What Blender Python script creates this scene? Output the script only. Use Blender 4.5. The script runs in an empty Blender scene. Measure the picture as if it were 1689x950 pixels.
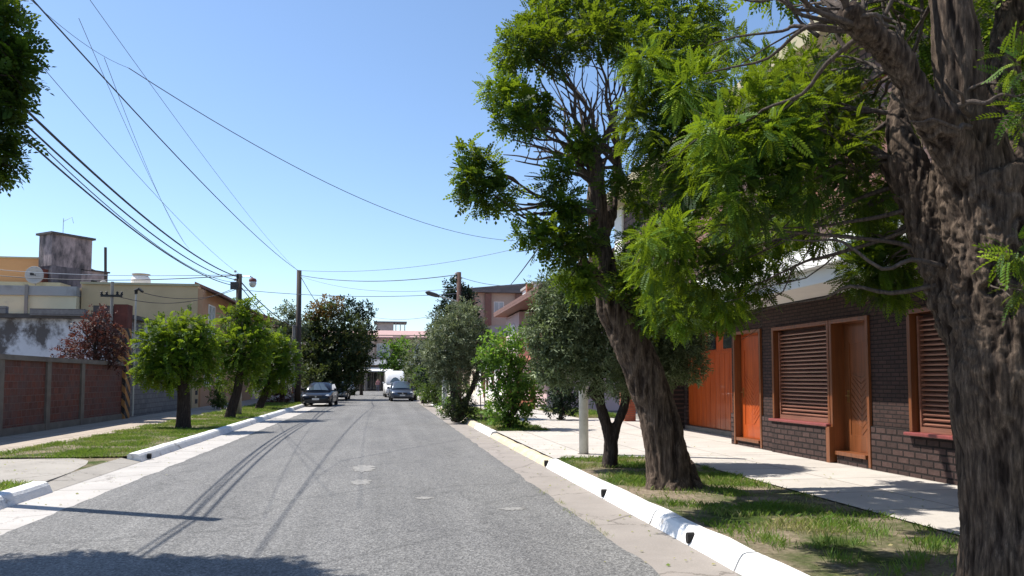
import bpy, bmesh, math, random
import numpy as np
from mathutils import Vector, noise
R = math.radians
rng = np.random.default_rng(7); random.seed(7)
scene = bpy.context.scene
col = scene.collection

# ------------------------------------------------------------------ camera, sky, sun, exposure
FPX, CX, CY, EYE = 1250.0, 844.5, 475 + 77.0, 1.6
YAW, PIT = R(9.47), R(3.4)
cam = bpy.data.cameras.new('camera'); cam_o = bpy.data.objects.new('camera', cam); col.objects.link(cam_o)
cam.sensor_width = 36; cam.lens = FPX / 1689 * 36; cam.shift_y = 77 / 1689
cam.clip_start = 0.1; cam.clip_end = 3000
cam_o.location = (0, 0, EYE); cam_o.rotation_euler = (R(90) + PIT, 0, -YAW)
scene.camera = cam_o

SUN_EL = R(57); SUN_DIR = Vector((-.885 * math.cos(SUN_EL), .465 * math.cos(SUN_EL), math.sin(SUN_EL)))
world = bpy.data.worlds.new('World'); scene.world = world; world.use_nodes = True
wn = world.node_tree.nodes; wl = world.node_tree.links
sky = wn.new('ShaderNodeTexSky'); sky.sky_type = 'NISHITA'; sky.sun_disc = False
sky.sun_elevation = SUN_EL; sky.sun_rotation = math.atan2(-.885, .465)
sky.air_density = 1.0; sky.dust_density = 0.3; sky.ozone_density = 3.6; sky.altitude = 50
bg = wn['Background']; bg.inputs[1].default_value = 0.112
wl.new(sky.outputs[0], bg.inputs[0])
sun = bpy.data.lights.new('sun', 'SUN'); sun.energy = 4.6; sun.angle = R(0.5); sun.color = (1, .955, .88)
sun_o = bpy.data.objects.new('sun', sun); col.objects.link(sun_o)
sun_o.rotation_euler = SUN_DIR.to_track_quat('Z', 'Y').to_euler()
scene.view_settings.view_transform = 'Standard'; scene.view_settings.look = 'None'
scene.view_settings.exposure = 0.8; scene.view_settings.gamma = 1

# pixel of the photo + distance down the street -> world point (used to lay things out)
_f = np.array([math.sin(YAW) * math.cos(PIT), math.cos(YAW) * math.cos(PIT), math.sin(PIT)])
_r = np.array([math.cos(YAW), -math.sin(YAW), 0]); _u = np.cross(_r, _f)
def ray(x, y): return _f + _r * (x - CX) / FPX - _u * (y - CY) / FPX
def at(x, y, Y):
    d = ray(x, y); t = Y / d[1]; return Vector((d[0] * t, Y, d[2] * t + EYE))

# ------------------------------------------------------------------ helpers
def tag(o, label=None, cat=None, group=None, kind=None):
    if label: o['label'] = label
    if cat: o['category'] = cat
    if group: o['group'] = group
    if kind: o['kind'] = kind
    return o
def empty(name, loc=(0, 0, 0), rz=0):
    o = bpy.data.objects.new(name, None); col.objects.link(o); o.location = loc; o.rotation_euler = (0, 0, rz)
    o.empty_display_size = .2
    return o
def thing(name, label, cat, loc=(0, 0, 0), rz=0, group=None):
    return tag(empty(name, loc, rz), label, cat, group)
def link_mesh(name, me, mat, parent=None):
    o = bpy.data.objects.new(name, me); col.objects.link(o)
    if mat: me.materials.append(mat)
    if parent is not None: o.parent = parent
    return o
def wloc(p):
    v = Vector((0, 0, 0))
    while p is not None: v = v + Vector(p.location); p = p.parent
    return v
class MB:
    def __init__(s): s.v = []; s.f = []
    def add(s, vs, fs):
        n = len(s.v); s.v += [tuple(p) for p in vs]; s.f += [tuple(i + n for i in f) for f in fs]; return s
    def box(s, x0, x1, y0, y1, z0, z1):
        x0, x1 = sorted((x0, x1)); y0, y1 = sorted((y0, y1)); z0, z1 = sorted((z0, z1))
        return s.add([(x0,y0,z0),(x1,y0,z0),(x1,y1,z0),(x0,y1,z0),(x0,y0,z1),(x1,y0,z1),(x1,y1,z1),(x0,y1,z1)],
              [(0,3,2,1),(4,5,6,7),(0,1,5,4),(1,2,6,5),(2,3,7,6),(3,0,4,7)])
    def poly_y(s, pts, y0, y1):        # polygon in (x,z) extruded along y
        n = len(pts); a = [(x, y0, z) for x, z in pts] + [(x, y1, z) for x, z in pts]
        return s.add(a, [tuple(range(n)), tuple(range(2*n-1, n-1, -1))] + [(i, i+n, (i+1) % n+n, (i+1) % n) for i in range(n)])
    def poly_x(s, pts, x0, x1):        # polygon in (y,z) extruded along x
        n = len(pts); a = [(x0, y, z) for y, z in pts] + [(x1, y, z) for y, z in pts]
        return s.add(a, [tuple(range(n-1, -1, -1)), tuple(range(n, 2*n))] + [(i, (i+1) % n, (i+1) % n+n, i+n) for i in range(n)])
    def poly_z(s, pts, z0, z1):
        n = len(pts); a = [(x, y, z0) for x, y in pts] + [(x, y, z1) for x, y in pts]
        return s.add(a, [tuple(range(n-1, -1, -1)), tuple(range(n, 2*n))] + [(i, (i+1) % n, (i+1) % n+n, i+n) for i in range(n)])
    def tube(s, pts, rad, n=8, cap=True):
        pts = [Vector(p) for p in pts]; m = len(pts)
        if not hasattr(rad, '__len__'): rad = [rad] * m
        base = len(s.v); prev = None
        for i, p in enumerate(pts):
            t = (pts[min(i+1, m-1)] - pts[max(i-1, 0)])
            t = t.normalized() if t.length > 1e-9 else Vector((0, 0, 1))
            if prev is None: a = t.orthogonal().normalized()
            else: a = (prev - t * prev.dot(t)).normalized()
            prev = a; b = t.cross(a)
            for k in range(n):
                an = 2 * math.pi * k / n
                s.v.append(tuple(p + (a * math.cos(an) + b * math.sin(an)) * rad[i]))
        for i in range(m - 1):
            for k in range(n):
                s.f.append((base+i*n+k, base+i*n+(k+1) % n, base+(i+1)*n+(k+1) % n, base+(i+1)*n+k))
        if cap:
            s.f.append(tuple(base+k for k in range(n-1, -1, -1))); s.f.append(tuple(base+(m-1)*n+k for k in range(n)))
        return s
    def lathe(s, c, prof, n=20):       # prof = (r,z) list about vertical axis at c
        base = len(s.v); m = len(prof)
        for r_, z in prof:
            for k in range(n):
                an = 2*math.pi*k/n; s.v.append((c[0]+r_*math.cos(an), c[1]+r_*math.sin(an), c[2]+z))
        for i in range(m-1):
            for k in range(n): s.f.append((base+i*n+k, base+i*n+(k+1) % n, base+(i+1)*n+(k+1) % n, base+(i+1)*n+k))
        s.f.append(tuple(base+k for k in range(n-1, -1, -1))); s.f.append(tuple(base+(m-1)*n+k for k in range(n)))
        return s
    def build(s, name, mat, parent=None, local=False, smooth=False, bevel=0):
        off = Vector((0, 0, 0)) if (parent is None or local) else wloc(parent)
        me = bpy.data.meshes.new(name)
        me.from_pydata([(x-off.x, y-off.y, z-off.z) for x, y, z in s.v], [], s.f); me.update()
        if smooth: me.polygons.foreach_set('use_smooth', [True] * len(me.polygons))
        o = link_mesh(name, me, mat, parent)
        if bevel:
            b = o.modifiers.new('bevel', 'BEVEL'); b.width = bevel; b.segments = 2; b.limit_method = 'ANGLE'
        return o
def box(name, mat, parent, *a, bevel=0, local=False): return MB().box(*a).build(name, mat, parent, bevel=bevel, local=local)
def spline(pts, k=6):
    P = [Vector(p) for p in pts]; out = []
    for i in range(len(P)-1):
        p0, p1, p2, p3 = P[max(i-1, 0)], P[i], P[i+1], P[min(i+2, len(P)-1)]
        for j in range(k):
            t = j / k
            out.append(.5*((2*p1)+(p2-p0)*t+(2*p0-5*p1+4*p2-p3)*t*t+(3*p1-p0-3*p2+p3)*t**3))
    out.append(P[-1]); return out
def lerp_list(r, n):
    return list(np.interp(np.linspace(0, len(r)-1, n), range(len(r)), r))

# ------------------------------------------------------------------ materials
def new_mat(name):
    m = bpy.data.materials.new(name); m.use_nodes = True
    return m, m.node_tree.nodes, m.node_tree.links, m.node_tree.nodes['Principled BSDF']
def ramp(n, l, src, stops):
    r = n.new('ShaderNodeValToRGB'); e = r.color_ramp.elements
    while len(e) < len(stops): e.new(.5)
    for i, (p, c) in enumerate(stops):
        e[i].position = p; e[i].color = (*c, 1) if len(c) == 3 else c
    l.new(src, r.inputs[0]); return r.outputs[0]
def coords(n, l, scale=(1, 1, 1)):
    t = n.new('ShaderNodeNewGeometry'); mp = n.new('ShaderNodeMapping')
    mp.inputs['Scale'].default_value = scale; l.new(t.outputs['Position'], mp.inputs[0]); return mp.outputs[0]
def noise_n(n, l, vec, scale, detail=6, rough=.6):
    t = n.new('ShaderNodeTexNoise'); t.inputs['Scale'].default_value = scale
    t.inputs['Detail'].default_value = detail; t.inputs['Roughness'].default_value = rough
    l.new(vec, t.inputs[0]); return t.outputs[0]
def mixc(n, l, fac, a, b, mode='MIX'):
    m = n.new('ShaderNodeMix'); m.data_type = 'RGBA'; m.blend_type = mode
    for s_, v in ((m.inputs[0], fac), (m.inputs[6], a), (m.inputs[7], b)):
        if isinstance(v, (int, float)): s_.default_value = v
        elif isinstance(v, tuple): s_.default_value = (*v, 1)
        else: l.new(v, s_)
    return m.outputs[2]
def bump(n, l, p, h, strength=.4, dist=.02):
    b = n.new('ShaderNodeBump'); b.inputs['Strength'].default_value = strength; b.inputs['Distance'].default_value = dist
    l.new(h, b.inputs['Height']); l.new(b.outputs[0], p.inputs['Normal'])
def mat(name, c, rough=.7, var=.15, scale=3, bump_s=0, bscale=40, metal=0, spec=.5, stretch=(1, 1, 1), stain=None, stain_lo=.5, stain_hi=.7, stain_scale=1.2):
    m, n, l, p = new_mat(name); v = coords(n, l, stretch)
    a = tuple(max(0, x*(1-var)) for x in c); b = tuple(min(1, x*(1+var)) for x in c)
    o = ramp(n, l, noise_n(n, l, v, scale), [(.3, a), (.7, b)])
    if stain:
        f = ramp(n, l, noise_n(n, l, v, stain_scale, 9, .68), [(stain_lo, (0, 0, 0)), (stain_hi, (1, 1, 1))])
        o = mixc(n, l, f, o, stain)
    l.new(o, p.inputs['Base Color']); p.inputs['Roughness'].default_value = rough; p.inputs['Metallic'].default_value = metal
    p.inputs['Specular IOR Level'].default_value = spec
    if bump_s: bump(n, l, p, noise_n(n, l, coords(n, l), bscale, 5), bump_s, .02)
    return m
def brick_mat(name, c1, c2, mortar, bw, bh, axis='x', ms=.012, rough=.75, bstr=.6, bdist=.012, stain=None, s_lo=.5, s_hi=.75, offset=.5):
    m, n, l, p = new_mat(name)
    g = n.new('ShaderNodeNewGeometry'); s = n.new('ShaderNodeSeparateXYZ'); c = n.new('ShaderNodeCombineXYZ')
    l.new(g.outputs['Position'], s.inputs[0])
    l.new(s.outputs[1 if axis == 'x' else 0], c.inputs[0]); l.new(s.outputs[2], c.inputs[1])
    b = n.new('ShaderNodeTexBrick'); l.new(c.outputs[0], b.inputs['Vector'])
    b.inputs['Color1'].default_value = (*c1, 1); b.inputs['Color2'].default_value = (*c2, 1); b.inputs['Mortar'].default_value = (*mortar, 1)
    b.inputs['Scale'].default_value = 1; b.inputs['Mortar Size'].default_value = ms; b.inputs['Brick Width'].default_value = bw
    b.inputs['Row Height'].default_value = bh; b.inputs['Mortar Smooth'].default_value = .3; b.offset = offset
    o = b.outputs['Color']
    nz = noise_n(n, l, g.outputs['Position'], 9, 6)
    o = mixc(n, l, .55, o, ramp(n, l, nz, [(.3, (.45, .45, .45)), (.7, (1, 1, 1))]), 'MULTIPLY')
    if stain:
        f = ramp(n, l, noise_n(n, l, g.outputs['Position'], 1.6, 8, .7), [(s_lo, (0, 0, 0)), (s_hi, (.85, .85, .85))])
        o = mixc(n, l, f, o, stain)
    l.new(o, p.inputs['Base Color']); p.inputs['Roughness'].default_value = rough; p.inputs['Specular IOR Level'].default_value = .25
    inv = n.new('ShaderNodeMath'); inv.operation = 'SUBTRACT'; inv.inputs[0].default_value = 1; l.new(b.outputs['Fac'], inv.inputs[1])
    ad = n.new('ShaderNodeMath'); ad.operation = 'MULTIPLY_ADD'; l.new(nz, ad.inputs[0]); ad.inputs[1].default_value = .5; l.new(inv.outputs[0], ad.inputs[2])
    bump(n, l, p, ad.outputs[0], bstr, bdist)
    return m
def wood_mat(name, c1, c2, rough=.35, along='z', scale=14):
    m, n, l, p = new_mat(name)
    st = {'z': (1, 1, .07), 'y': (1, .07, 1), 'x': (.07, 1, 1)}[along]
    v = coords(n, l, st); nz = noise_n(n, l, v, scale, 8, .65)
    l.new(ramp(n, l, nz, [(.32, c1), (.68, c2)]), p.inputs['Base Color'])
    p.inputs['Roughness'].default_value = rough; p.inputs['Coat Weight'].default_value = .15
    bump(n, l, p, nz, .25, .006); return m
def leaf_mat(name, stops, trans=.4, tcol=(.35, .55, .04), rough=.6):
    m, n, l, p = new_mat(name)
    a = n.new('ShaderNodeAttribute'); a.attribute_name = 'tint'
    o = ramp(n, l, a.outputs['Fac'], stops)
    l.new(o, p.inputs['Base Color']); p.inputs['Roughness'].default_value = rough; p.inputs['Specular IOR Level'].default_value = .22
    t = n.new('ShaderNodeBsdfTranslucent'); mx = n.new('ShaderNodeMixShader'); mx.inputs[0].default_value = trans
    tc = mixc(n, l, .65, o, tcol)
    bri = n.new('ShaderNodeHueSaturation'); bri.inputs['Value'].default_value = 1.25; l.new(tc, bri.inputs['Color'])
    l.new(bri.outputs[0], t.inputs[0])
    l.new(p.outputs[0], mx.inputs[1]); l.new(t.outputs[0], mx.inputs[2]); l.new(mx.outputs[0], n['Material Output'].inputs[0])
    return m
def bark_mat(name, c1, c2, c3, k=1, relief=False):
    m, n, l, p = new_mat(name)
    v = coords(n, l, (1, 1, .13)); a = noise_n(n, l, v, 46*k, 9, .72); b = noise_n(n, l, coords(n, l), 5, 5)
    o = ramp(n, l, a, [(.3, c1), (.5, c2), (.72, c3)])
    o = mixc(n, l, .5, o, ramp(n, l, b, [(.3, (.5, .48, .46)), (.7, (1, 1, 1))]), 'MULTIPLY')
    at_ = n.new('ShaderNodeAttribute'); at_.attribute_name = 'relief'
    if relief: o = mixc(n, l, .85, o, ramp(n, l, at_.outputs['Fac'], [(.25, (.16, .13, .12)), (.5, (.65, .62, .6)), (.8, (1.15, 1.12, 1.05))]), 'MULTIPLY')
    l.new(o, p.inputs['Base Color']); p.inputs['Roughness'].default_value = .92; p.inputs['Specular IOR Level'].default_value = .15
    bump(n, l, p, a, .9, .03); return m

M = {}
def asphalt():
    m, n, l, p = new_mat('asphalt'); v = coords(n, l)
    agg = n.new('ShaderNodeTexVoronoi'); agg.inputs['Scale'].default_value = 62; l.new(v, agg.inputs[0])
    big = noise_n(n, l, coords(n, l, (1, .25, 1)), .9, 6); fine = noise_n(n, l, v, 120, 4, .8)
    o = ramp(n, l, agg.outputs['Color'], [(.1, (.095, .093, .091)), (.5, (.185, .180, .173)), (.95, (.35, .34, .325))])
    o = mixc(n, l, 1, o, ramp(n, l, big, [(.3, (.72, .72, .73)), (.7, (1, 1, .99))]), 'MULTIPLY')
    o = mixc(n, l, .8, o, ramp(n, l, fine, [(.3, (.6, .6, .6)), (.65, (1.0, 1.0, 1.0))]), 'MULTIPLY')
    st_ = ramp(n, l, noise_n(n, l, coords(n, l, (1.7, .035, 1)), 1.0, 7, .62), [(.36, (.76, .76, .76)), (.6, (1, 1, 1))]); o = mixc(n, l, .8, o, st_, 'MULTIPLY')
    # tar seams that wander down the street
    s = n.new('ShaderNodeSeparateXYZ'); l.new(v, s.inputs[0])
    vo = n.new('ShaderNodeTexVoronoi'); vo.feature = 'DISTANCE_TO_EDGE'; vo.inputs['Scale'].default_value = .42
    nd = noise_n(n, l, v, 1.3, 6, .7)
    addv = n.new('ShaderNodeVectorMath'); addv.operation = 'MULTIPLY_ADD'; l.new(nd, addv.inputs[0]); addv.inputs[1].default_value = (1.6, 1.6, 0); l.new(v, addv.inputs[2])
    l.new(addv.outputs[0], vo.inputs[0])
    crack = ramp(n, l, vo.outputs[0], [(.004, (.55, .55, .55)), (.016, (1, 1, 1))])
    o = mixc(n, l, .55, o, crack, 'MULTIPLY')
    pale = ramp(n, l, noise_n(n, l, coords(n, l, (1, .6, 1)), 1.1, 7, .6), [(.66, (0, 0, 0)), (.76, (.3, .3, .3))])
    o = mixc(n, l, pale, o, (.27, .265, .25))
    l.new(o, p.inputs['Base Color']); p.inputs['Roughness'].default_value = .85
    bump(n, l, p, agg.outputs['Distance'], .5, .01); return m
M['asphalt'] = asphalt()
def concrete(name, c, joint=1.4, crack=True, dark=(.3, .28, .25)):
    m, n, l, p = new_mat(name); v = coords(n, l)
    o = ramp(n, l, noise_n(n, l, v, 1.2, 9, .7), [(.3, tuple(x*.8 for x in c)), (.65, c)])
    o = mixc(n, l, .6, o, ramp(n, l, noise_n(n, l, v, 45, 5, .8), [(.3, (.72, .72, .72)), (.6, (1, 1, 1))]), 'MULTIPLY')
    if joint:
        b = n.new('ShaderNodeTexBrick'); l.new(v, b.inputs[0]); b.inputs['Scale'].default_value = 1; b.offset = 0
        b.inputs['Color1'].default_value = (1, 1, 1, 1); b.inputs['Color2'].default_value = (.93, .93, .92, 1); b.inputs['Mortar'].default_value = (.5, .48, .45, 1)
        b.inputs['Brick Width'].default_value = joint; b.inputs['Row Height'].default_value = joint; b.inputs['Mortar Size'].default_value = .016
        o = mixc(n, l, 1, o, b.outputs[0], 'MULTIPLY')
    if crack:
        vo = n.new('ShaderNodeTexVoronoi'); vo.feature = 'DISTANCE_TO_EDGE'; vo.inputs['Scale'].default_value = .55
        addv = n.new('ShaderNodeVectorMath'); addv.operation = 'MULTIPLY_ADD'; l.new(noise_n(n, l, v, 2.2, 6, .7), addv.inputs[0]); addv.inputs[1].default_value = (1, 1, 0); l.new(v, addv.inputs[2])
        l.new(addv.outputs[0], vo.inputs[0])
        o = mixc(n, l, .7, o, ramp(n, l, vo.outputs[0], [(.003, (.35, .33, .3)), (.01, (1, 1, 1))]), 'MULTIPLY')
    st = ramp(n, l, noise_n(n, l, v, .7, 8, .7), [(.58, (0, 0, 0)), (.75, (.5, .5, .5))])
    o = mixc(n, l, st, o, dark)
    l.new(o, p.inputs['Base Color']); p.inputs['Roughness'].default_value = .88
    bump(n, l, p, noise_n(n, l, v, 60, 4), .2, .01); return m
M['walk'] = concrete('pale_concrete_paving', (.52, .475, .425), 1.3, False, (.46, .42, .37))
M['walk_l'] = concrete('left_paving', (.42, .35, .28), 1.0, True, (.28, .23, .18))
M['gutter'] = concrete('gutter_concrete_right', (.30, .265, .235), 0, True, (.2, .17, .14))
M['gutter_l'] = concrete('gutter_concrete_left', (.47, .44, .41), 3.0, True, (.32, .29, .25))
M['slab'] = concrete('driveway_slab', (.34, .31, .27), 0, True, (.22, .2, .17))
def verge():
    m, n, l, p = new_mat('verge_soil'); v = coords(n, l)
    a = noise_n(n, l, v, 1.1, 8, .65); b = noise_n(n, l, v, 22, 6, .75)
    g = ramp(n, l, b, [(.3, (.03, .05, .012)), (.7, (.08, .11, .028))]); d = ramp(n, l, b, [(.3, (.13, .10, .07)), (.7, (.36, .29, .21))])
    l.new(mixc(n, l, ramp(n, l, a, [(.4, (0, 0, 0)), (.58, (1, 1, 1))]), g, d), p.inputs['Base Color'])
    p.inputs['Roughness'].default_value = 1; p.inputs['Specular IOR Level'].default_value = .1; bump(n, l, p, b, .8, .04); return m
M['verge'] = verge()
M['ground'] = mat('ground_far', (.2, .18, .15), .95, .3, .3)
M['kerb'] = mat('whitewashed_kerb', (.74, .73, .71), .8, .07, 6, .5, 25, stain=(.36, .33, .30), stain_lo=.575, stain_hi=.66, stain_scale=2.6)
M['kerb_yellow'] = mat('yellow_kerb', (.60, .47, .27), .8, .15, 5, .3, 25, stain=(.42, .38, .33), stain_lo=.42, stain_hi=.56, stain_scale=3)
M['kerb_worn'] = mat('worn_kerb', (.55, .53, .48), .8, .15, 5, .3, 25, stain=(.3, .27, .24), stain_lo=.5, stain_hi=.66, stain_scale=2)
M['hole'] = mat('dark_hole', (.012, .011, .01), .9, .1)
M['dbrick'] = brick_mat('dark_brick', (.066, .036, .030), (.046, .027, .023), (.018, .013, .012), .20, .066, 'x', .010, .85, 1, .02)
M['dbrick_y'] = brick_mat('dark_brick_return', (.062, .047, .044), (.042, .033, .033), (.02, .017, .017), .23, .075, 'y', .012, .5, .8, .012)
M['plinth'] = brick_mat('dark_stone_plinth', (.085, .05, .043), (.05, .031, .027), (.016, .011, .01), .26, .105, 'x', .016, .85, 1, .04)
M['ubrick'] = brick_mat('brown_shingle', (.16, .10, .085), (.115, .072, .065), (.04, .028, .026), .42, .2, 'x', .02, .7, .9, .03)
M['obrick'] = brick_mat('orange_brick', (.42, .14, .075), (.33, .1, .055), (.2, .13, .1), .23, .075, 'x', .012)
M['orange'] = wood_mat('orange_varnished_wood', (.26, .042, .008), (.47, .088, .014))
M['orange_y'] = wood_mat('orange_varnished_rail', (.40, .085, .018), (.60, .16, .035), along='y')
M['wood'] = wood_mat('brown_varnished_wood', (.11, .037, .012), (.22, .070, .023))
M['shutter'] = wood_mat('shutter_wood', (.16, .068, .044), (.27, .12, .078), .45, 'y')
M['shut_dark'] = mat('shutter_gap', (.05, .02, .015), .8, .1)
M['sill'] = mat('red_tile_sill', (.22, .055, .05), .35, .15, 12)
M['white'] = mat('white_render', (.78, .77, .74), .8, .04, 2, .15, 60)
M['cream'] = mat('cream_render', (.62, .54, .42), .85, .08, 1.5, .2, 50)
M['metal'] = mat('grey_metal', (.35, .35, .36), .4, .1, 10, metal=.8)
M['brass'] = mat('brass', (.6, .45, .2), .3, .1, 10, metal=1)
M['black'] = mat('black_rubber', (.015, .015, .016), .7, .2, 10)
M['glass'] = mat('dark_window_glass', (.02, .026, .032), .06, .2, 1, spec=.9)
M['pale_glass'] = mat('pale_blind_glass', (.35, .37, .38), .15, .1, 1)
M['yellow'] = mat('yellow_render', (.50, .375, .22), .9, .08, .9, .2, 40, stain=(.42, .33, .19), stain_lo=.6, stain_hi=.85, stain_scale=.7)
M['ochre'] = mat('ochre_render', (.44, .25, .14), .85, .08, .9, .2, 40)
M['orange_wall'] = mat('orange_render', (.58, .31, .14), .85, .08, .6, .1, 40, stretch=(.3, .3, 2.2))
M['olive'] = mat('olive_beige_render', (.42, .37, .24), .9, .14, .8, .2, 30, stain=(.26, .23, .16), stain_lo=.55, stain_hi=.75)
M['creamy'] = mat('pale_cream_wall', (.66, .58, .40), .9, .08, .7, .2, 30, stain=(.42, .38, .3), stain_lo=.6, stain_hi=.8)
M['stained'] = mat('stained_whitewash', (.56, .57, .62), .95, .12, 1, .3, 30, stain=(.10, .09, .09), stain_lo=.46, stain_hi=.58, stain_scale=.95, stretch=(1, 1, .8))
M['tower'] = mat('mouldy_concrete', (.33, .27, .28), .95, .15, .9, .3, 20, stain=(.06, .055, .062), stain_lo=.40, stain_hi=.58, stain_scale=.7, stretch=(1.3, 1.3, .55))
M['tower_dark'] = mat('mouldy_concrete_dark', (.17, .15, .17), .95, .2, .9, .3, 20, stain=(.04, .037, .045), stain_lo=.36, stain_hi=.6, stain_scale=.8, stretch=(1.3, 1.3, .45))
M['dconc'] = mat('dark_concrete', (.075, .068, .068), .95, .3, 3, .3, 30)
M['conc'] = mat('grey_concrete', (.17, .145, .12), .95, .2, 3, .4, 30, stain=(.12, .1, .085), stain_lo=.5, stain_hi=.7)
M['redblock'] = brick_mat('red_hollow_brick', (.20, .07, .048), (.125, .048, .038), (.20, .14, .12), .27, .195, 'x', .010, .9, .7, .015, stain=(.12, .085, .08), s_lo=.42, s_hi=.7)
M['greyblock'] = brick_mat('grey_concrete_block', (.24, .225, .22), (.19, .175, .175), (.12, .11, .11), .42, .2, 'x', .012, .9, .6, .015)
M['rust'] = mat('rust_panel', (.12, .035, .025), .9, .3, 4)
M['tileroof'] = brick_mat('clay_tile', (.40, .14, .095), (.31, .11, .08), (.12, .05, .04), .2, .35, 'y', .02, .8, .9, .04)
M['pink'] = mat('pink_render', (.55, .40, .40), .85, .06, 1, .1, 40)
M['redwood'] = mat('red_brown_balcony', (.20, .05, .04), .6, .2, 5)
M['brownpost'] = mat('brown_wood_post', (.085, .04, .03), .9, .25, 6, .4, 20, stretch=(1, 1, .1))
M['roofpink'] = mat('faded_tile_roof', (.42, .27, .25), .9, .1, 3)
M['eave'] = mat('brown_eave', (.17, .085, .065), .7, .15, 4)
M['brownapt'] = mat('brown_render', (.42, .33, .27), .9, .08, .5)
M['greyapt'] = mat('grey_render', (.36, .35, .34), .9, .1, .5, stain=(.26, .25, .24))
M['roofgrey'] = mat('grey_roof', (.13, .12, .12), .9, .15, 2)
M['hill'] = mat('dry_hillside', (.10, .115, .075), 1, .3, .02)
M['postwood'] = mat('tarred_wood_post', (.05, .038, .032), .9, .3, 6, .4, 20, stretch=(1, 1, .1))
M['postgrey'] = mat('weathered_post', (.26, .235, .21), .9, .2, 6, .4, 20, stretch=(1, 1, .1))
M['concpole'] = mat('pale_concrete_post', (.50, .50, .46), .85, .12, 8, .3, 40, stain=(.28, .26, .22), stain_lo=.55, stain_hi=.75, stain_scale=4)
M['cable'] = mat('black_cable', (.02, .02, .025), .6, .1)
M['cable_g'] = mat('grey_cable', (.12, .15, .2), .6, .1)
M['lamp_glass'] = mat('lamp_glass', (.55, .53, .5), .15, .05)
M['lamp_red'] = mat('lamp_cap', (.16, .04, .03), .5, .1)
M['bark'] = bark_mat('acacia_bark', (.035, .027, .023), (.11, .082, .064), (.27, .205, .16), relief=True)
M['bark2'] = bark_mat('twig_bark', (.05, .04, .034), (.12, .095, .08), (.2, .165, .14))
M['bark_dark'] = bark_mat('dark_bark', (.02, .016, .014), (.05, .038, .032), (.10, .08, .068))
GREEN = [(0, (.008, .022, .006)), (.42, (.02, .058, .009)), (.72, (.075, .155, .012)), (1, (.28, .37, .02))]
M['leaf_near'] = leaf_mat('acacia_leaf', GREEN, .27, (.34, .45, .015))
M['leaf_mid'] = leaf_mat('acacia_leaf_far', [(0, (.02, .05, .01)), (.5, (.045, .11, .014)), (1, (.16, .28, .025))], .4, (.28, .45, .02))
M['leaf_round'] = leaf_mat('round_tree_leaf', [(0, (.02, .05, .008)), (.5, (.06, .13, .012)), (1, (.24, .34, .025))], .32, (.34, .45, .02))
M['leaf_grey'] = leaf_mat('grey_green_leaf', [(0, (.03, .045, .022)), (.5, (.085, .11, .055)), (1, (.28, .33, .18))], .22, (.2, .28, .07))
M['leaf_olive'] = leaf_mat('olive_leaf', [(0, (.06, .075, .04)), (.5, (.14, .165, .09)), (1, (.28, .31, .18))], .22, (.2, .25, .08))
M['leaf_broad'] = leaf_mat('broad_leaf', [(0, (.018, .045, .010)), (.5, (.05, .11, .02)), (1, (.17, .28, .045))], .3, (.26, .45, .03))
M['leaf_dark'] = leaf_mat('dark_evergreen', [(0, (.008, .018, .010)), (.6, (.018, .035, .018)), (1, (.04, .065, .03))], .08, (.05, .1, .03))
M['leaf_big'] = leaf_mat('big_tree_leaf', [(0, (.02, .032, .014)), (.55, (.045, .066, .022)), (.85, (.10, .12, .03)), (1, (.2, .13, .03))], .2, (.14, .18, .03))
M['leaf_orange'] = leaf_mat('turning_leaf', [(0, (.05, .05, .018)), (.6, (.13, .09, .025)), (1, (.28, .13, .035))], .25, (.4, .2, .03))
M['leaf_red'] = leaf_mat('plum_leaf', [(0, (.045, .022, .018)), (.5, (.095, .045, .034)), (1, (.2, .11, .08))], .2, (.25, .06, .04))
M['leaf_bush'] = leaf_mat('bush_leaf', [(0, (.02, .04, .01)), (.5, (.05, .09, .02)), (1, (.14, .2, .05))], .3, (.2, .3, .04))
M['grass'] = leaf_mat('grass_blade', [(0, (.05, .11, .015)), (.5, (.10, .19, .03)), (.75, (.19, .24, .06)), (1, (.36, .30, .15))], .3, (.3, .42, .05))

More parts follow.
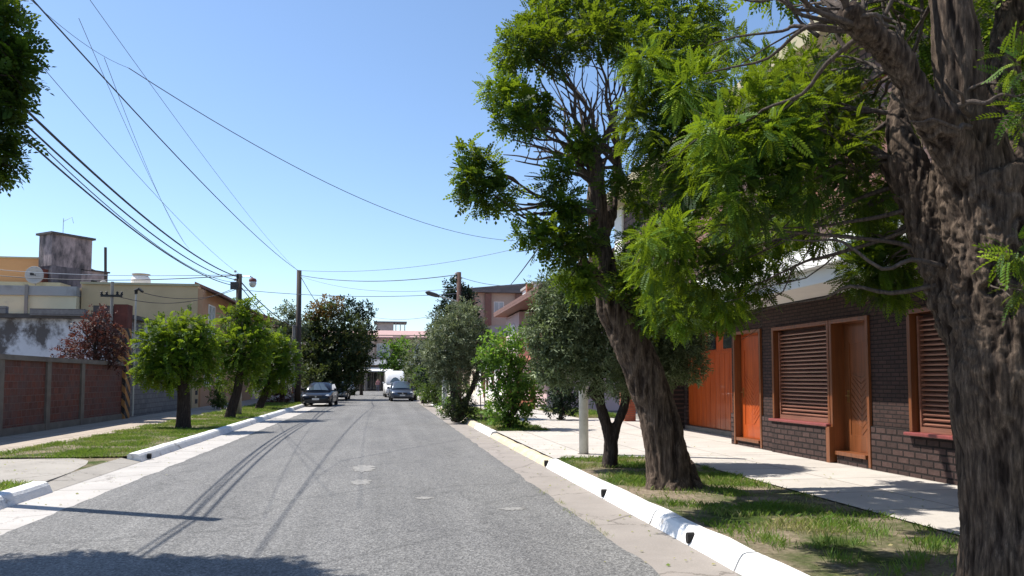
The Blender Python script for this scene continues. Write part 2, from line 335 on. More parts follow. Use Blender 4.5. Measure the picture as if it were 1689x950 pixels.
# ------------------------------------------------------------------ leaf templates and scattering
def arr_mesh(name, V, F, tint, mat_, parent=None):
    off = np.array(wloc(parent)) if parent is not None else np.zeros(3)
    V = np.asarray(V, dtype=np.float64) - off; F = np.asarray(F, dtype=np.int32)
    me = bpy.data.meshes.new(name); k = F.shape[1]
    me.vertices.add(len(V)); me.vertices.foreach_set('co', V.astype(np.float32).ravel())
    me.loops.add(F.size); me.loops.foreach_set('vertex_index', F.ravel())
    me.polygons.add(len(F)); me.polygons.foreach_set('loop_start', np.arange(0, F.size, k, dtype=np.int32))
    try: me.polygons.foreach_set('loop_total', np.full(len(F), k, dtype=np.int32))
    except Exception: pass
    a = me.attributes.new('tint', 'FLOAT', 'POINT'); a.data.foreach_set('value', np.asarray(tint, dtype=np.float32))
    me.update(calc_edges=True); me.validate()
    return link_mesh(name, me, mat_, parent)
def frond(pairs=8, ll=.19, lw=.075):      # pinnate leaf along +x, unit length
    V = []; F = []
    def leaflet(o, d, ln, w):
        b = len(V); n = np.array([-d[1], d[0], 0]); z = np.array([0, 0, -.10*ln])
        V.extend([o, o+d*ln*.5+n*w, o+d*ln+z, o+d*ln*.5-n*w]); F.append((b, b+1, b+2, b+3))
    for i in range(pairs):
        x = .12 + .85*i/pairs; s = math.sin(math.pi*(.22+.62*i/pairs)); o = np.array([x, 0, -.32*x*x])
        for sg in (1, -1):
            a = R(62-18*i/pairs)*sg; leaflet(o, np.array([math.cos(a), math.sin(a), .12]), ll*s, lw*.5*(.7+.3*s))
    leaflet(np.array([.95, 0, -.29]), np.array([1., 0, -.3]), ll*.8, lw*.5)
    b = len(V); V += [np.array([0, -.008, 0]), np.array([0, .008, 0]), np.array([1, .004, -.32]), np.array([1, -.004, -.32])]; F.append((b, b+1, b+2, b+3))
    return np.array(V), np.array(F)
def simple_leaf(w=.38):
    return np.array([(0, 0, 0), (.45, w, .05), (1, 0, -.08), (.45, -w, .05)]), np.array([(0, 1, 2, 3)])
def sprig(k=6, w=.13):                    # several narrow leaves on one twig
    V = []; F = []
    for i in range(k):
        a = i*2.4; x = .15+.6*i/k; o = np.array([x, 0, 0]); d = np.array([.55, .6*math.cos(a), .6*math.sin(a)]); d /= np.linalg.norm(d)
        n = np.cross(d, [.3, .2, .9]); n /= np.linalg.norm(n); b = len(V)
        V += [o, o+d*.22+n*w*.5, o+d*.45, o+d*.22-n*w*.5]; F.append((b, b+1, b+2, b+3))
    return np.array(V), np.array(F)
FROND = frond(8, .24, .11); FROND_M = frond(6, .28, .15); FROND_S = frond(4, .36, .24); LEAF = simple_leaf(); BROAD = simple_leaf(.34); SPRIG = sprig(); SPRIG_W = sprig(5, .26)
def place(tpl, P, D, S, up=(0, 0, 1), jit=.45):
    TV, TF = tpl; N = len(P)
    X = D / np.linalg.norm(D, axis=1, keepdims=True)
    U = np.array(up)[None] + rng.normal(0, jit, (N, 3)); Z = U - X*(U*X).sum(1, keepdims=True); Z /= np.linalg.norm(Z, axis=1, keepdims=True)
    Yv = np.cross(Z, X)
    V = P[:, None] + S[:, None, None]*(TV[None, :, 0:1]*X[:, None] + TV[None, :, 1:2]*Yv[:, None] + TV[None, :, 2:3]*Z[:, None])
    F = TF[None] + (np.arange(N)*len(TV))[:, None, None]
    return V.reshape(-1, 3), F.reshape(-1, 4)
def clump_points(c, r, n, shell=.45, rough=.22):
    c = np.array(c); r = np.array(r if hasattr(r, '__len__') else (r, r, r))
    d = rng.normal(0, 1, (n, 3)); d /= np.linalg.norm(d, axis=1, keepdims=True)
    ph = rng.uniform(0, 6.28, 6)
    lump = 1 + rough*(np.sin(d[:, 0]*5+ph[0])*np.sin(d[:, 1]*5+ph[1]) + np.sin(d[:, 2]*6+ph[2])*np.sin(d[:, 0]*7+ph[3])) + .08*rng.normal(0, 1, n)
    t = (shell + (1-shell)*rng.random(n)**.7)
    return c + d*r*(t*lump)[:, None], d
def crown(parent, clumps, tpl, size, per, mat_, name='crown', droop=.25, shell=.45, tint=(0, 1), rough=.22, bright=(), rs=1, cvar=.12):
    VV, FF, TT = [], [], []; base = 0
    for i, (c, r, *k) in enumerate(clumps):
        rm = np.mean(r) if hasattr(r, '__len__') else r
        rm *= rs; r = np.array(r)*rs
        n = max(12, int(per * rm*rm * (k[0] if k else 1)))
        P, d = clump_points(c, r, n, shell, rough)
        D = d*.8 + rng.normal(0, .6, (n, 3)); D[:, 2] -= droop
        S = size*rng.uniform(.55, 1.35, n)
        V, F = place(tpl, P, D, S)
        cb = rng.normal(0, cvar) + (.35 if i in bright else 0)
        t = np.clip(tint[0]+(tint[1]-tint[0])*(rng.beta(1.6, 3.0, n)+cb), 0, 1)
        VV.append(V); FF.append(F+base); TT.append(np.repeat(t, len(tpl[0]))); base += len(V)
    return arr_mesh(name, np.concatenate(VV), np.concatenate(FF), np.concatenate(TT), mat_, parent)
def trunk(parent, limbs, mat_, voxel=.03, amp=.02, fr=13, name='trunk', burl=.03, nseg=14, gn=None):
    mb = MB()
    for pts, rad in limbs:
        P = spline(pts, 6); mb.tube(P, lerp_list(rad, len(P)), nseg)
    tmp = bpy.data.meshes.new('tmp'); tmp.from_pydata(mb.v, [], mb.f); to = bpy.data.objects.new('tmp', tmp); col.objects.link(to)
    m = to.modifiers.new('r', 'REMESH'); m.mode = 'VOXEL'; m.voxel_size = voxel
    s = to.modifiers.new('s', 'SMOOTH'); s.iterations = 3; s.factor = .5
    dg = bpy.context.evaluated_depsgraph_get(); me = bpy.data.meshes.new_from_object(to.evaluated_get(dg))
    bpy.data.objects.remove(to); bpy.data.meshes.remove(tmp)
    n = len(me.vertices); co = np.empty(n*3, np.float32); no = np.empty(n*3, np.float32)
    me.vertices.foreach_get('co', co); me.vertices.foreach_get('normal', no); co = co.reshape(-1, 3).astype(float); no = no.reshape(-1, 3)
    h = np.empty(n); rel = np.empty(n)
    for i in range(n):
        x, y, z = co[i]
        a = noise.noise(Vector((x*fr, y*fr, z*fr*.14))); b = noise.noise(Vector((x*fr*2.3+9, y*fr*2.3, z*fr*.4)))
        c = noise.noise(Vector((x*3.2, y*3.2, z*2.4+5)))
        g = 0
        if gn:
            g = max(0, 1-abs(z-gn[0])/gn[1])
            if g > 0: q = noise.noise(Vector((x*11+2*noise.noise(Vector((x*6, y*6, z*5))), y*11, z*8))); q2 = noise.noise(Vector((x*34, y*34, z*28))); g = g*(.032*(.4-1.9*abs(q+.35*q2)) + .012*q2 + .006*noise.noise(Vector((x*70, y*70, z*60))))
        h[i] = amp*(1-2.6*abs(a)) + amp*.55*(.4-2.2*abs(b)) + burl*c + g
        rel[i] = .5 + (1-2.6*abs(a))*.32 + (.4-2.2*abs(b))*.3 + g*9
    co += no*h[:, None]; co -= np.array(wloc(parent))
    me.vertices.foreach_set('co', co.astype(np.float32).ravel()); me.name = name
    me.polygons.foreach_set('use_smooth', [True]*len(me.polygons)); me.update()
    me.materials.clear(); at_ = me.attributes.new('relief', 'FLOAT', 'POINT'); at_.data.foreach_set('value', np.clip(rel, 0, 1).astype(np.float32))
    return link_mesh(name, me, mat_, parent)
def wander(a, b, bend=.12, k=5, rise=0):
    a = Vector(a); b = Vector(b); L = (b-a).length; out = [a]
    for i in range(1, k):
        t = i/k; out.append(a.lerp(b, t) + Vector((random.gauss(0, bend), random.gauss(0, bend), random.gauss(0, bend)))*L*.5*math.sin(math.pi*t) + Vector((0, 0, rise*L*math.sin(math.pi*t))))
    return out + [b]
def twigs(parent, srcs, targets, mat_, r0=.03, r1=.006, name='branches', bend=.10, side=3, k=5):
    mb = MB()
    for (c, *_r) in targets:
        c = Vector(c); s = min(srcs, key=lambda q: (Vector(q)-c).length*random.uniform(.85, 1.2))
        p = wander(s, c, bend, k, .05); P = spline(p, 3); mb.tube(P, lerp_list([r0, r0*.6, r1], len(P)), 6)
        for j in range(side):
            q = P[int(len(P)*random.uniform(.35, .9))]; rr = _r[0] if not hasattr(_r[0], '__len__') else _r[0][0]
            e = c + Vector((random.gauss(0, 1), random.gauss(0, 1), random.gauss(0, 1)))*rr*.6
            P2 = spline(wander(q, e, bend, 4), 2); mb.tube(P2, lerp_list([r0*.35, r1*.5], len(P2)), 5)
    return mb.build(name, mat_, parent, smooth=True)
#==STRUCTURE==
# ------------------------------------------------------------------ ground, road, kerbs
def structure(o): o['kind'] = 'structure'; return o
def sheet(name, x0, x1, y0, y1, z, m, sx=None):
    mb = MB(); ys = np.arange(y0, y1+.01, 4 if (y1-y0) > 8 else 1)
    xs = [x0, x1]
    def wob(x, y, e): return x + (e*noise.noise(Vector((x, y*.9, 3)))) if e else x
    return mb, ys
def strip(name, fx0, fx1, y0, y1, z, m, step=.5):
    n = max(2, int((y1-y0)/step)+1); ys = np.linspace(y0, y1, n); V = []; F = []
    for y in ys:
        a = fx0(y) if callable(fx0) else fx0; b = fx1(y) if callable(fx1) else fx1
        V += [(a, y, z), (b, y, z)]
    for i in range(n-1): F.append((2*i, 2*i+1, 2*i+3, 2*i+2))
    return structure(MB().add(V, F).build(name, m))
END = 104
structure(MB().add([(-900, -300, -.03), (900, -300, -.03), (900, 1500, -.03), (-900, 1500, -.03)], [(0, 1, 2, 3)]).build('ground', M['ground']))
wL = lambda y: -3.9 + .06*noise.noise(Vector((y*1.3, 1, 0))) + .03*noise.noise(Vector((y*5, 2, 0)))
wR = lambda y: 2.24 + .05*noise.noise(Vector((y*1.3, 7, 0))) + .035*noise.noise(Vector((y*5, 8, 0)))
strip('road', wL, wR, -12, END, .004, M['asphalt'], .15)
strip('cross_street', -60, 60, END, END+8, .006, M['asphalt'], 4)
strip('gutter', -4.75, -3.8, -12, END, .000, M['gutter_l'])
strip('gutter', 2.15, 3.0, -12, END, .000, M['gutter'])
strip('verge', 3.02, 5.35, -12, 13.9, .125, M['verge']); strip('verge', 3.02, 4.7, 21.4, END-2, .125, M['verge'])
strip('pavement', 5.35, 7.86, -12, 13.9, .14, M['walk']); strip('pavement', 3.1, 9.2, 13.9, 21.4, .142, M['walk'])
strip('pavement', 4.7, 9.2, 21.4, END-2, .14, M['walk'])
strip('verge', -7.55, -4.8, -12, 11.2, .12, M['verge']); strip('verge', lambda y: -7.6+.2*noise.noise(Vector((y*.8, 0, 0))), -4.8, 15.9, END-2, .12, M['verge'])
strip('verge', -7.55, -5.05, 11.2, 15.9, .085, M['verge'])
structure(MB().add([(-5.05, 11.2, .085), (-4.68, 11.2, .004), (-4.68, 15.9, .004), (-5.05, 15.9, .085)], [(0, 1, 2, 3)]).build('driveway_apron', M['slab']))
strip('path', lambda y: -9.85, lambda y: -7.45+.14*noise.noise(Vector((y*1.1, 4, 0))), -12, END-2, .13, M['walk_l'])
dv = MB(); pts = [(-4.95, 12.05), (-7.4, 11.5), (-7.6, 14), (-7.35, 16.1), (-6.5, 16.15), (-5.9, 15.9), (-5.35, 15.1), (-5.05, 13.4)]
P = [tuple(p)[:2] for p in spline([(x, y, 0) for x, y in pts], 4)]
dv.poly_z([(x+.04*noise.noise(Vector((x*3, y*3, 0))), y) for x, y in P], .0, .091); structure(dv.build('driveway_slab', M['slab']))
def kerb(side, y0, y1, m, top=.15, w=.24):
    # side +1: right kerb (face towards the road on its left); -1: left kerb
    mb = MB(); n = max(3, int((y1-y0)/.35)); ys = np.linspace(y0, y1, n); ring = []
    x0 = 2.9 if side > 0 else -4.66
    for y in ys:
        a = .022*noise.noise(Vector((y*.9, side*3, 0))) ; b = .018*noise.noise(Vector((y*1.3, side*5, 2))); t = top + b
        prof = [(0, -.01), (.035, .06), (.055, t-.05), (.085, t-.012), (.12, t), (w-.03, t+.004), (w, t-.02), (w+.005, -.01)]
        ring.append([(x0+side*(p[0]+a), y, p[1]) for p in prof])
    k = 8; V = [p for r_ in ring for p in r_]; F = []
    for i in range(n-1):
        for j in range(k-1): F.append((i*k+j, i*k+j+1, (i+1)*k+j+1, (i+1)*k+j))
    F.append(tuple(range(k))); F.append(tuple(range((n-1)*k, n*k))); mb.add(V, F)
    bmo = mb.build('kerb', m, smooth=False)
    return structure(bmo)
y = -4
for L in (3.4, 3.6, 3.07, 2.1, 1.75, 2.1, 1.75):
    kerb(1, y, y+L-.03, M['kerb']); y += L
kerb(1, 13.8, 17.2, M['kerb_yellow'], .11); kerb(1, 17.23, 21.2, M['kerb_yellow'], .10)
y = 21.25; i = 0
while y < END-3: kerb(1, y, y+3.9, M['kerb_yellow'] if i in (1, 4) else (M['kerb_worn'] if i % 2 else M['kerb'])); y += 3.95; i += 1
kerb(-1, -8, 11.85, M['kerb'], .15, .3)
y = 15.9
while y < 47: kerb(-1, y, y+4.2, M['kerb'] if y < 38 else M['kerb_worn'], .16, .28); y += 4.23
while y < END-3: kerb(-1, y, y+4.2, M['kerb_worn'], .15, .28); y += 4.23
for yy in (7.06, 10.0, 13.73, 16.3):   # drain mouths in the kerb faces
    x = 2.905 if yy < 15 else -4.63
    mb = MB(); s = 1 if yy < 15 else -1
    mb.poly_x([(yy+.035*math.cos(a), .07+.055*math.sin(a)) for a in np.linspace(0, 2*math.pi, 14)[:-1]], x-.012*s, x+.06*s)
    structure(mb.build('kerb_drain', M['hole']))
hb = MB(); n = 60
V = []; F = []
for i in range(n+1):
    x = -60+i*8; h = 42+9*noise.noise(Vector((x*.012, 0, 0)))+3*noise.noise(Vector((x*.05, 3, 0)))
    h *= min(1, max(0, (x-10)/60)) if x < 70 else 1
    V += [(x, 380, -2), (x, 470, max(h, -1)), (x, 700, -2)]
for i in range(n): F += [(3*i, 3*i+3, 3*i+4, 3*i+1), (3*i+1, 3*i+4, 3*i+5, 3*i+2)]
structure(hb.add(V, F).build('hills', M['hill'], smooth=True))

# ------------------------------------------------------------------ grass (uncountable)
def grass_patch(x0, x1, y0, y1, n, hgt, z, keep, label, tint=(0, 1)):
    P = np.column_stack([rng.uniform(x0, x1, n), rng.uniform(y0, y1, n), np.full(n, z)])
    k = np.array([keep(p[0], p[1]) for p in P]); P = P[rng.random(n) < k]; k = len(P)
    T = (np.array([(-.05, 0, 0), (.05, 0, 0), (.03, 0, .6), (0, .12, 1.0)]), np.array([(0, 1, 2, 3)]))
    a = rng.uniform(0, 6.28, k); S = hgt*rng.uniform(.5, 1.5, k)
    ca, sa = np.cos(a), np.sin(a); lean = rng.normal(0, .45, (k, 2))
    TV = T[0]; wid = .9
    X = TV[None, :, 0]*wid; Yl = TV[None, :, 1]*np.ones((k, 1)); Z = TV[None, :, 2]*np.ones((k, 1))
    V = np.stack([P[:, None, 0]+S[:, None]*(X*ca[:, None]+lean[:, 0:1]*Z**2), P[:, None, 1]+S[:, None]*(X*sa[:, None]+lean[:, 1:2]*Z**2+0*Yl), P[:, None, 2]+S[:, None]*Z], -1).reshape(-1, 3)
    F = np.arange(k)[:, None]*4+np.array([[0, 1, 2, 3]])
    t = np.array([noise.noise(Vector((p[0]*1.1, p[1]*1.1, 0))) for p in P]); t = np.clip(.52+t*.95+rng.normal(0, .2, k), 0, 1)
    o = arr_mesh('grass', V, F, np.repeat(t, 4), M['grass']); return tag(o, label, 'grass', kind='stuff')
def patchy(f, lo, hi):
    return lambda x, y: min(1, max(.06, (noise.noise(Vector((x*f, y*f, 5)))-lo)/(hi-lo)))
def rk(x, y):
    k = min(1, max(.03, (noise.noise(Vector((x*1.3, y*1.3, 5)))+.12)/.3)); 
    if y < 6.6: k *= .08 + .75*(noise.noise(Vector((x*3.3, y*3.3, 1))) > .12)
    if (x-3.6)**2+(y-9.4)**2 < .5: k *= .15
    return k*(1 if x < 5.3+.12*noise.noise(Vector((y*2, 0, 0))) else 0)
grass_patch(3.2, 5.5, 3.5, 14.0, 60000, .055, .12, rk, 'short patchy green grass on the verge under the leaning tree')
grass_patch(3.2, 4.7, 21.4, 40, 16000, .08, .12, patchy(.9, -.3, .1), 'grass strip under the shrubs beyond the driveway on the right')
def lk(x, y): return min(1, max(.10, (noise.noise(Vector((x*1.1, y*1.1, 9)))+.18)/.4))*(0 if 11.9 < y < 15.7 and x > -7.3 else 1)
grass_patch(-7.6, -4.95, 15.6, 30, 70000, .055, .115, lk, 'sunlit mown grass strip beside the white kerb on the left')
grass_patch(-7.6, -4.95, 30, 50, 30000, .08, .115, lk, 'grass strip around the round trees further down the left side')
grass_patch(-7.6, -4.95, 8.5, 11.8, 14000, .075, .115, lambda x, y: 1, 'tuft of thick grass behind the nearest end of the left kerb')
def tuft(x, y, n, h, r_):
    V = []; 
    P = np.column_stack([rng.normal(x, r_, n), rng.normal(y, r_, n), np.full(n, .12)])
    D = np.column_stack([rng.normal(0, .5, n), rng.normal(0, .5, n), np.ones(n)]); V, F = place((np.array([(0, -.035, 0), (.55, -.03, 0), (1, 0, -.05), (.55, .03, 0)]), np.array([(0, 1, 2, 3)])), P, D, h*rng.uniform(.5, 1.2, n))
    return V, F, np.repeat(np.clip(rng.normal(.5, .15, n), 0, 1), 4)
VV, FF, TT, b = [], [], [], 0
for (x, y) in [(4.3, 5.6), (3.9, 5.3), (4.6, 5.9), (4.1, 6.2), (5.0, 6.3), (3.6, 5.7), (4.5, 5.1), (3.9, 4.8), (4.8, 5.45), (3.5, 4.9), (5.1, 5.8), (4.7, 6.5), (3.45, 6.6), (3.4, 11.0), (4.2, 7.0), (4.6, 6.9)]:
    for q in range(2):
        V, F, t = tuft(x+random.gauss(0, .1), y+random.gauss(0, .1), 60, .12, .06); VV.append(V); FF.append(F+b); TT.append(t); b += len(V)
tag(arr_mesh('weeds', np.concatenate(VV), np.concatenate(FF), np.concatenate(TT), M['grass']), 'bright green weed tufts in the dry soil beside the nearest trunk', 'weeds', kind='stuff')
VV, FF, TT, b = [], [], [], 0
for (x, y) in [(2.26, 9.7), (2.22, 9.0), (2.28, 8.3), (2.2, 10.6), (2.26, 7.7), (-5.0, 12.4), (-5.05, 12.9), (-5.0, 13.9), (-5.1, 14.6), (-5.3, 15.3), (-5.0, 13.3)]:
    n = 45; P = np.column_stack([rng.normal(x, .03, n), rng.normal(y, .13, n), np.full(n, .0 if x > 0 else .03)]); D = np.column_stack([rng.normal(0, .8, n), rng.normal(0, .8, n), np.ones(n)])
    V, F = place((np.array([(0, -.05, 0), (.55, -.04, 0), (1, 0, -.05), (.55, .04, 0)]), np.array([(0, 1, 2, 3)])), P, D, .05*rng.uniform(.5, 1.2, n))
    VV.append(V); FF.append(F+b); TT.append(np.repeat(np.clip(rng.normal(.85, .1, n), 0, 1), 4)); b += len(V)
tag(arr_mesh('weeds', np.concatenate(VV), np.concatenate(FF), np.concatenate(TT), M['grass']), 'dry weeds growing in the seams at the asphalt edge and driveway', 'weeds', kind='stuff')

M['patch'] = mat('pale_road_patch', (.235, .226, .212), .9, .25, 14, .6, 60)
for px, py, a_, b_ in ((600, 773, .20, .26), (596, 796, .15, .15), (700, 822, .12, .05), (845, 840, .16, .05)):
    c_ = ray(px, py); t_ = -EYE/c_[2]; cx_, cy_ = c_[0]*t_, c_[1]*t_
    structure(MB().add([(cx_+a_*math.cos(q)*(1+.9*noise.noise(Vector((q*4, px, 0)))), cy_+b_*2*math.sin(q)*(1+.9*noise.noise(Vector((q*4, px, 4)))), .0085) for q in np.linspace(0, 6.283, 46)[:-1]], [tuple(range(45))]).build('road_patch', M['patch']))
n = 1500
P = np.column_stack([rng.choice([2.82, 3.3, 3.9, 4.9, -4.4, -5.6, -6.6, 6.2], n)+rng.normal(0, .35, n), 3.5+22*rng.random(n)**1.3, np.full(n, .16)])
P[:, 2] = np.where((P[:, 0] < 2.9) & (P[:, 0] > -4.6), .012, .155); P = P[((P[:, 0] > 3.1) | (P[:, 0] < 2.85))]; n = len(P)
D = np.column_stack([rng.normal(0, 1, n), rng.normal(0, 1, n), rng.normal(0, .12, n)])
V, F = place(LEAF, P, D, .032*rng.uniform(.6, 1.5, n), jit=.25)
tag(arr_mesh('fallen_leaves', V, F, np.repeat(np.clip(rng.normal(.9, .12, n), 0, 1), 4), M['grass']), 'small dry leaves scattered over verges, gutters and pavement', 'leaves', kind='stuff')
# ------------------------------------------------------------------ walls with openings
def holed_x(mb, x0, x1, y0, y1, z0, z1, holes):
    ys = sorted({y0, y1, *[h[0] for h in holes], *[h[1] for h in holes]}); ys = [v for v in ys if y0 <= v <= y1]
    zs = sorted({z0, z1, *[h[2] for h in holes], *[h[3] for h in holes]}); zs = [v for v in zs if z0 <= v <= z1]
    for a, b_ in zip(ys, ys[1:]):
        run = None
        for c, d in zip(zs, zs[1:]):
            my, mz = (a+b_)/2, (c+d)/2
            if any(h[0] < my < h[1] and h[2] < mz < h[3] for h in holes):
                if run: mb.box(x0, x1, a, b_, *run); run = None
            else: run = (run[0], d) if run else (c, d)
        if run: mb.box(x0, x1, a, b_, *run)
    return mb
def frame_x(X, y0, y1, z0, z1, w, d0, d1, bottom=True):     # rectangular frame lying in an X plane
    mb = MB(); mb.box(X+d0, X+d1, y0, y0+w, z0, z1); mb.box(X+d0, X+d1, y1-w, y1, z0, z1); mb.box(X+d0, X+d1, y0+w, y1-w, z1-w, z1)
    if bottom: mb.box(X+d0, X+d1, y0+w, y1-w, z0, z0+w)
    return mb
def window_x(root, X, side, y0, y1, z0, z1, fm, gm, bars=1, sill=None):
    s = side; f = frame_x(X, y0, y1, z0, z1, .07, min(0, s*.05), max(0, s*.05)); 
    for k in range(1, bars+1): yy = y0+(y1-y0)*k/(bars+1); f.box(X, X+s*.045, yy-.025, yy+.025, z0+.07, z1-.07)
    fo = f.build('window', fm, root); MB().box(X+s*.004, X+s*.02, y0+.07, y1-.07, z0+.07, z1-.07).build('pane', gm, fo)
    if sill: MB().box(X, X+s*.12, y0-.06, y1+.06, z0-.07, z0-.002).build('sill', sill, fo)
def window_y(root, Y, x0, x1, z0, z1, fm, gm, bars=1):      # faces -Y
    f = MB(); f.box(x0, x0+.07, Y-.05, Y, z0, z1).box(x1-.07, x1, Y-.05, Y, z0, z1).box(x0+.07, x1-.07, Y-.05, Y, z1-.07, z1).box(x0+.07, x1-.07, Y-.05, Y, z0, z0+.07)
    for k in range(1, bars+1): xx = x0+(x1-x0)*k/(bars+1); f.box(xx-.03, xx+.03, Y-.045, Y, z0+.07, z1-.07)
    fo = f.build('window', fm, root); MB().box(x0+.07, x1-.07, Y-.02, Y-.004, z0+.07, z1-.07).build('pane', gm, fo)

# dark brick house on the right
WX = 7.85
house = thing('brick_house', 'dark brick house with orange varnished doors, wooden shutters and white canopy, right side', 'house', (WX, 12, .14))
H = [(14.93, 16.2, .0, 2.68), (12.4, 14.45, .80, 2.66), (11.3, 12.4, .0, 2.66), (8.3, 10.37, .78, 2.66), (5.2, 6.5, .3, 2.66)]
w = MB(); holed_x(w, WX, WX+.28, 0, 16.36, .845, 3.12, H)
holed_x(w, 8.8, 9.0, 16.36, 23.1, .845, 3.12, [(17.0, 21.3, .0, 3.0)])
w.build('wall', M['dbrick'], house)
for a_, c_ in ((0, 11.3), (12.4, 14.93), (16.2, 16.38)): holed_x(MB(), WX-.03, WX+.28, a_, c_, .0, .845, [h_ for h_ in H if h_[0] >= a_ and h_[1] <= c_ or h_[0] == 12.4 and a_ == 12.4]).build('plinth', M['plinth'], house)
MB().box(WX-.10, WX-.032, 12.45, 14.4, .0, .765).build('window_plinth', M['plinth'], house)
p = MB(); holed_x(p, 8.78, 9.0, 16.38, 23.1, .0, .845, [(17.0, 21.3, .26, 3.0)]); p.build('plinth', M['plinth'], house)
r_ = MB(); r_.box(WX+.28, 8.8, 16.16, 16.355, 0, 3.12); r_.build('return_wall', M['dbrick_y'], house)
pl = MB(); pl.box(WX, 8.78, 21.5, 22.3, 0, 3.12); pl.build('pillar', M['dbrick'], house)
MB().box(9.0, 9.3, 16.4, 24.0, 2.8, 3.119).build('ceiling_beam', M['white'], house)
# front door of the side passage
def chevron(mb, X, y0, y1, z0, z1, t=.006, step=.11):
    c = (y0+y1)/2
    z = z0
    while z < z1-.02:
        for s in (-1, 1):
            ye = y0 if s < 0 else y1
            a = [(c, z), (ye, z+(c-y0)*.9), (ye, z+(c-y0)*.9+step*.86), (c, z+step*.86)]
            a = [(yy, min(zz, z1)) for yy, zz in a]
            if s < 0: a = a[::-1]
            mb.poly_x([(yy, zz) for yy, zz in a], X-t, X)
        z += step
    return mb
def wooden_door(name, y0, y1, z0, z1, X, dm, fm, label=None):
    f = frame_x(WX, y0-.12, y1+.12, .16, z1+.1, .065, -.05, .22, False).build('door_frame', fm, house, bevel=.006)
    d = MB().box(X, X+.05, y0-.055, y1+.055, z0, z1+.035); 
    d.box(X-.012, X, y0+.01, y0+.12, z0, z1); d.box(X-.012, X, y1-.12, y1-.01, z0, z1); d.box(X-.012, X, y0+.12, y1-.12, z1-.32, z1-.02); d.box(X-.012, X, y0+.12, y1-.12, z0, z0+.28)
    chevron(d, X-.001, y0+.14, y1-.14, z0+.3, z1-.85)
    do = d.build('door', dm, house); 
    if label: tag(do, label)
    h = MB().box(X-.025, X-.012, y1-.09, y1-.05, 1.2, 1.42); h.tube([(X-.02, y1-.07, 1.32), (X-.07, y1-.07, 1.32), (X-.07, y1-.18, 1.32)], .011, 8); h.build('handle', M['brass'], do)
    MB().box(WX-.06, X+.04, y0, y1, z0-.07, z0-.004).build('door_step', fm, house, bevel=.005)
    MB().box(WX-.02, X+.3, y0, y1, .0, z0-.074).build('step_riser', M['plinth'], house)
wooden_door('door', 15.05, 16.08, .32, 2.58, WX+.12, M['orange'], M['wood'], 'bright orange varnished narrow door')
wooden_door('door', 11.42, 12.28, .36, 2.56, WX+.20, M['wood'], M['wood'], 'brown varnished door with chevron boards')
def shutter_window(y0, y1, z0, z1, fm):
    f = frame_x(WX, y0, y1, z0, z1+.1, .065, -.05, .2, False).build('window', fm, house, bevel=.006)
    MB().box(WX+.14, WX+.18, y0+.065, y1-.065, z0, z1+.035).build('shutter_backing', M['shut_dark'], f)
    s = MB(); n = int((z1-z0)/.075)
    for i in range(n):
        z = z0+.02+i*(z1-z0-.03)/n; dz = (z1-z0)/n
        s.poly_y([(WX+.075, z), (WX+.135, z+dz*.55), (WX+.135, z+dz*.75), (WX+.065, z+dz*.28)], y0+.14, y1-.14)
    s.box(WX+.05, WX+.135, y0+.1, y0+.14, z0, z1); s.box(WX+.05, WX+.135, y1-.14, y1-.1, z0, z1); s.box(WX+.05, WX+.135, y0+.14, y1-.14, z0, z0+.11-.03)
    s.build('shutter', M['shutter'], f)
    sl = MB(); sl.box(WX-.14, WX+.14, y0-.02, y1+.02, z0-.052, z0-.003); sl.build('sill', M['sill'], f, bevel=.01)
shutter_window(12.42, 14.44, .82, 2.56, M['wood']); shutter_window(8.32, 10.35, .82, 2.56, M['wood']); shutter_window(5.2, 6.5, .82, 2.56, M['wood'])
MB().box(WX-.125, WX-.035, 12.33, 12.44, .14, .77).build('corner_board', M['wood'], house)
# arched garage door
g = MB(); gX = 8.86; g.box(gX, gX+.05, 17.02, 21.29, .27, 2.98)
ws = (21.29-17.02)/14
for i in range(14): g.box(gX-.018, gX, 17.02+i*ws+.008, 17.02+(i+1)*ws-.008, .29, 2.3)
g.box(gX-.03, gX-.001, 17.04, 21.27, 2.305, 2.36)
go = g.build('garage_door', M['orange'], house)
for c in (17.65, 18.65, 19.65, 20.65):
    a = MB()
    pts = [(c-.27, 2.42)] + [(c+.27*math.cos(t), 2.62+.27*math.sin(t)) for t in np.linspace(math.pi, 0, 14)] + [(c+.27, 2.42)]
    a.poly_x(pts[::-1], gX-.02, gX-.004); a.build('arched_window', M['glass'], go)

MB().box(gX-.14, gX+.06, 17.02, 21.29, .0, .265).build('threshold', M['conc'], go)
# second gate, further along
g2 = MB(); g2.box(8.84, 8.9, 23.1, 25.6, .2, 2.6); g2o = g2.build('gate', M['orange'], house)
MB().box(8.5, 8.8, 22.6, 23.1, 0, 3.0).build('pillar', M['obrick'], house); MB().box(8.8, 9.0, 23.1, 25.9, 2.6, 3.1).build('lintel', M['obrick'], house)
MB().box(8.3, 8.7, 25.7, 26.3, 0, 3.1).build('pillar', M['obrick'], house)
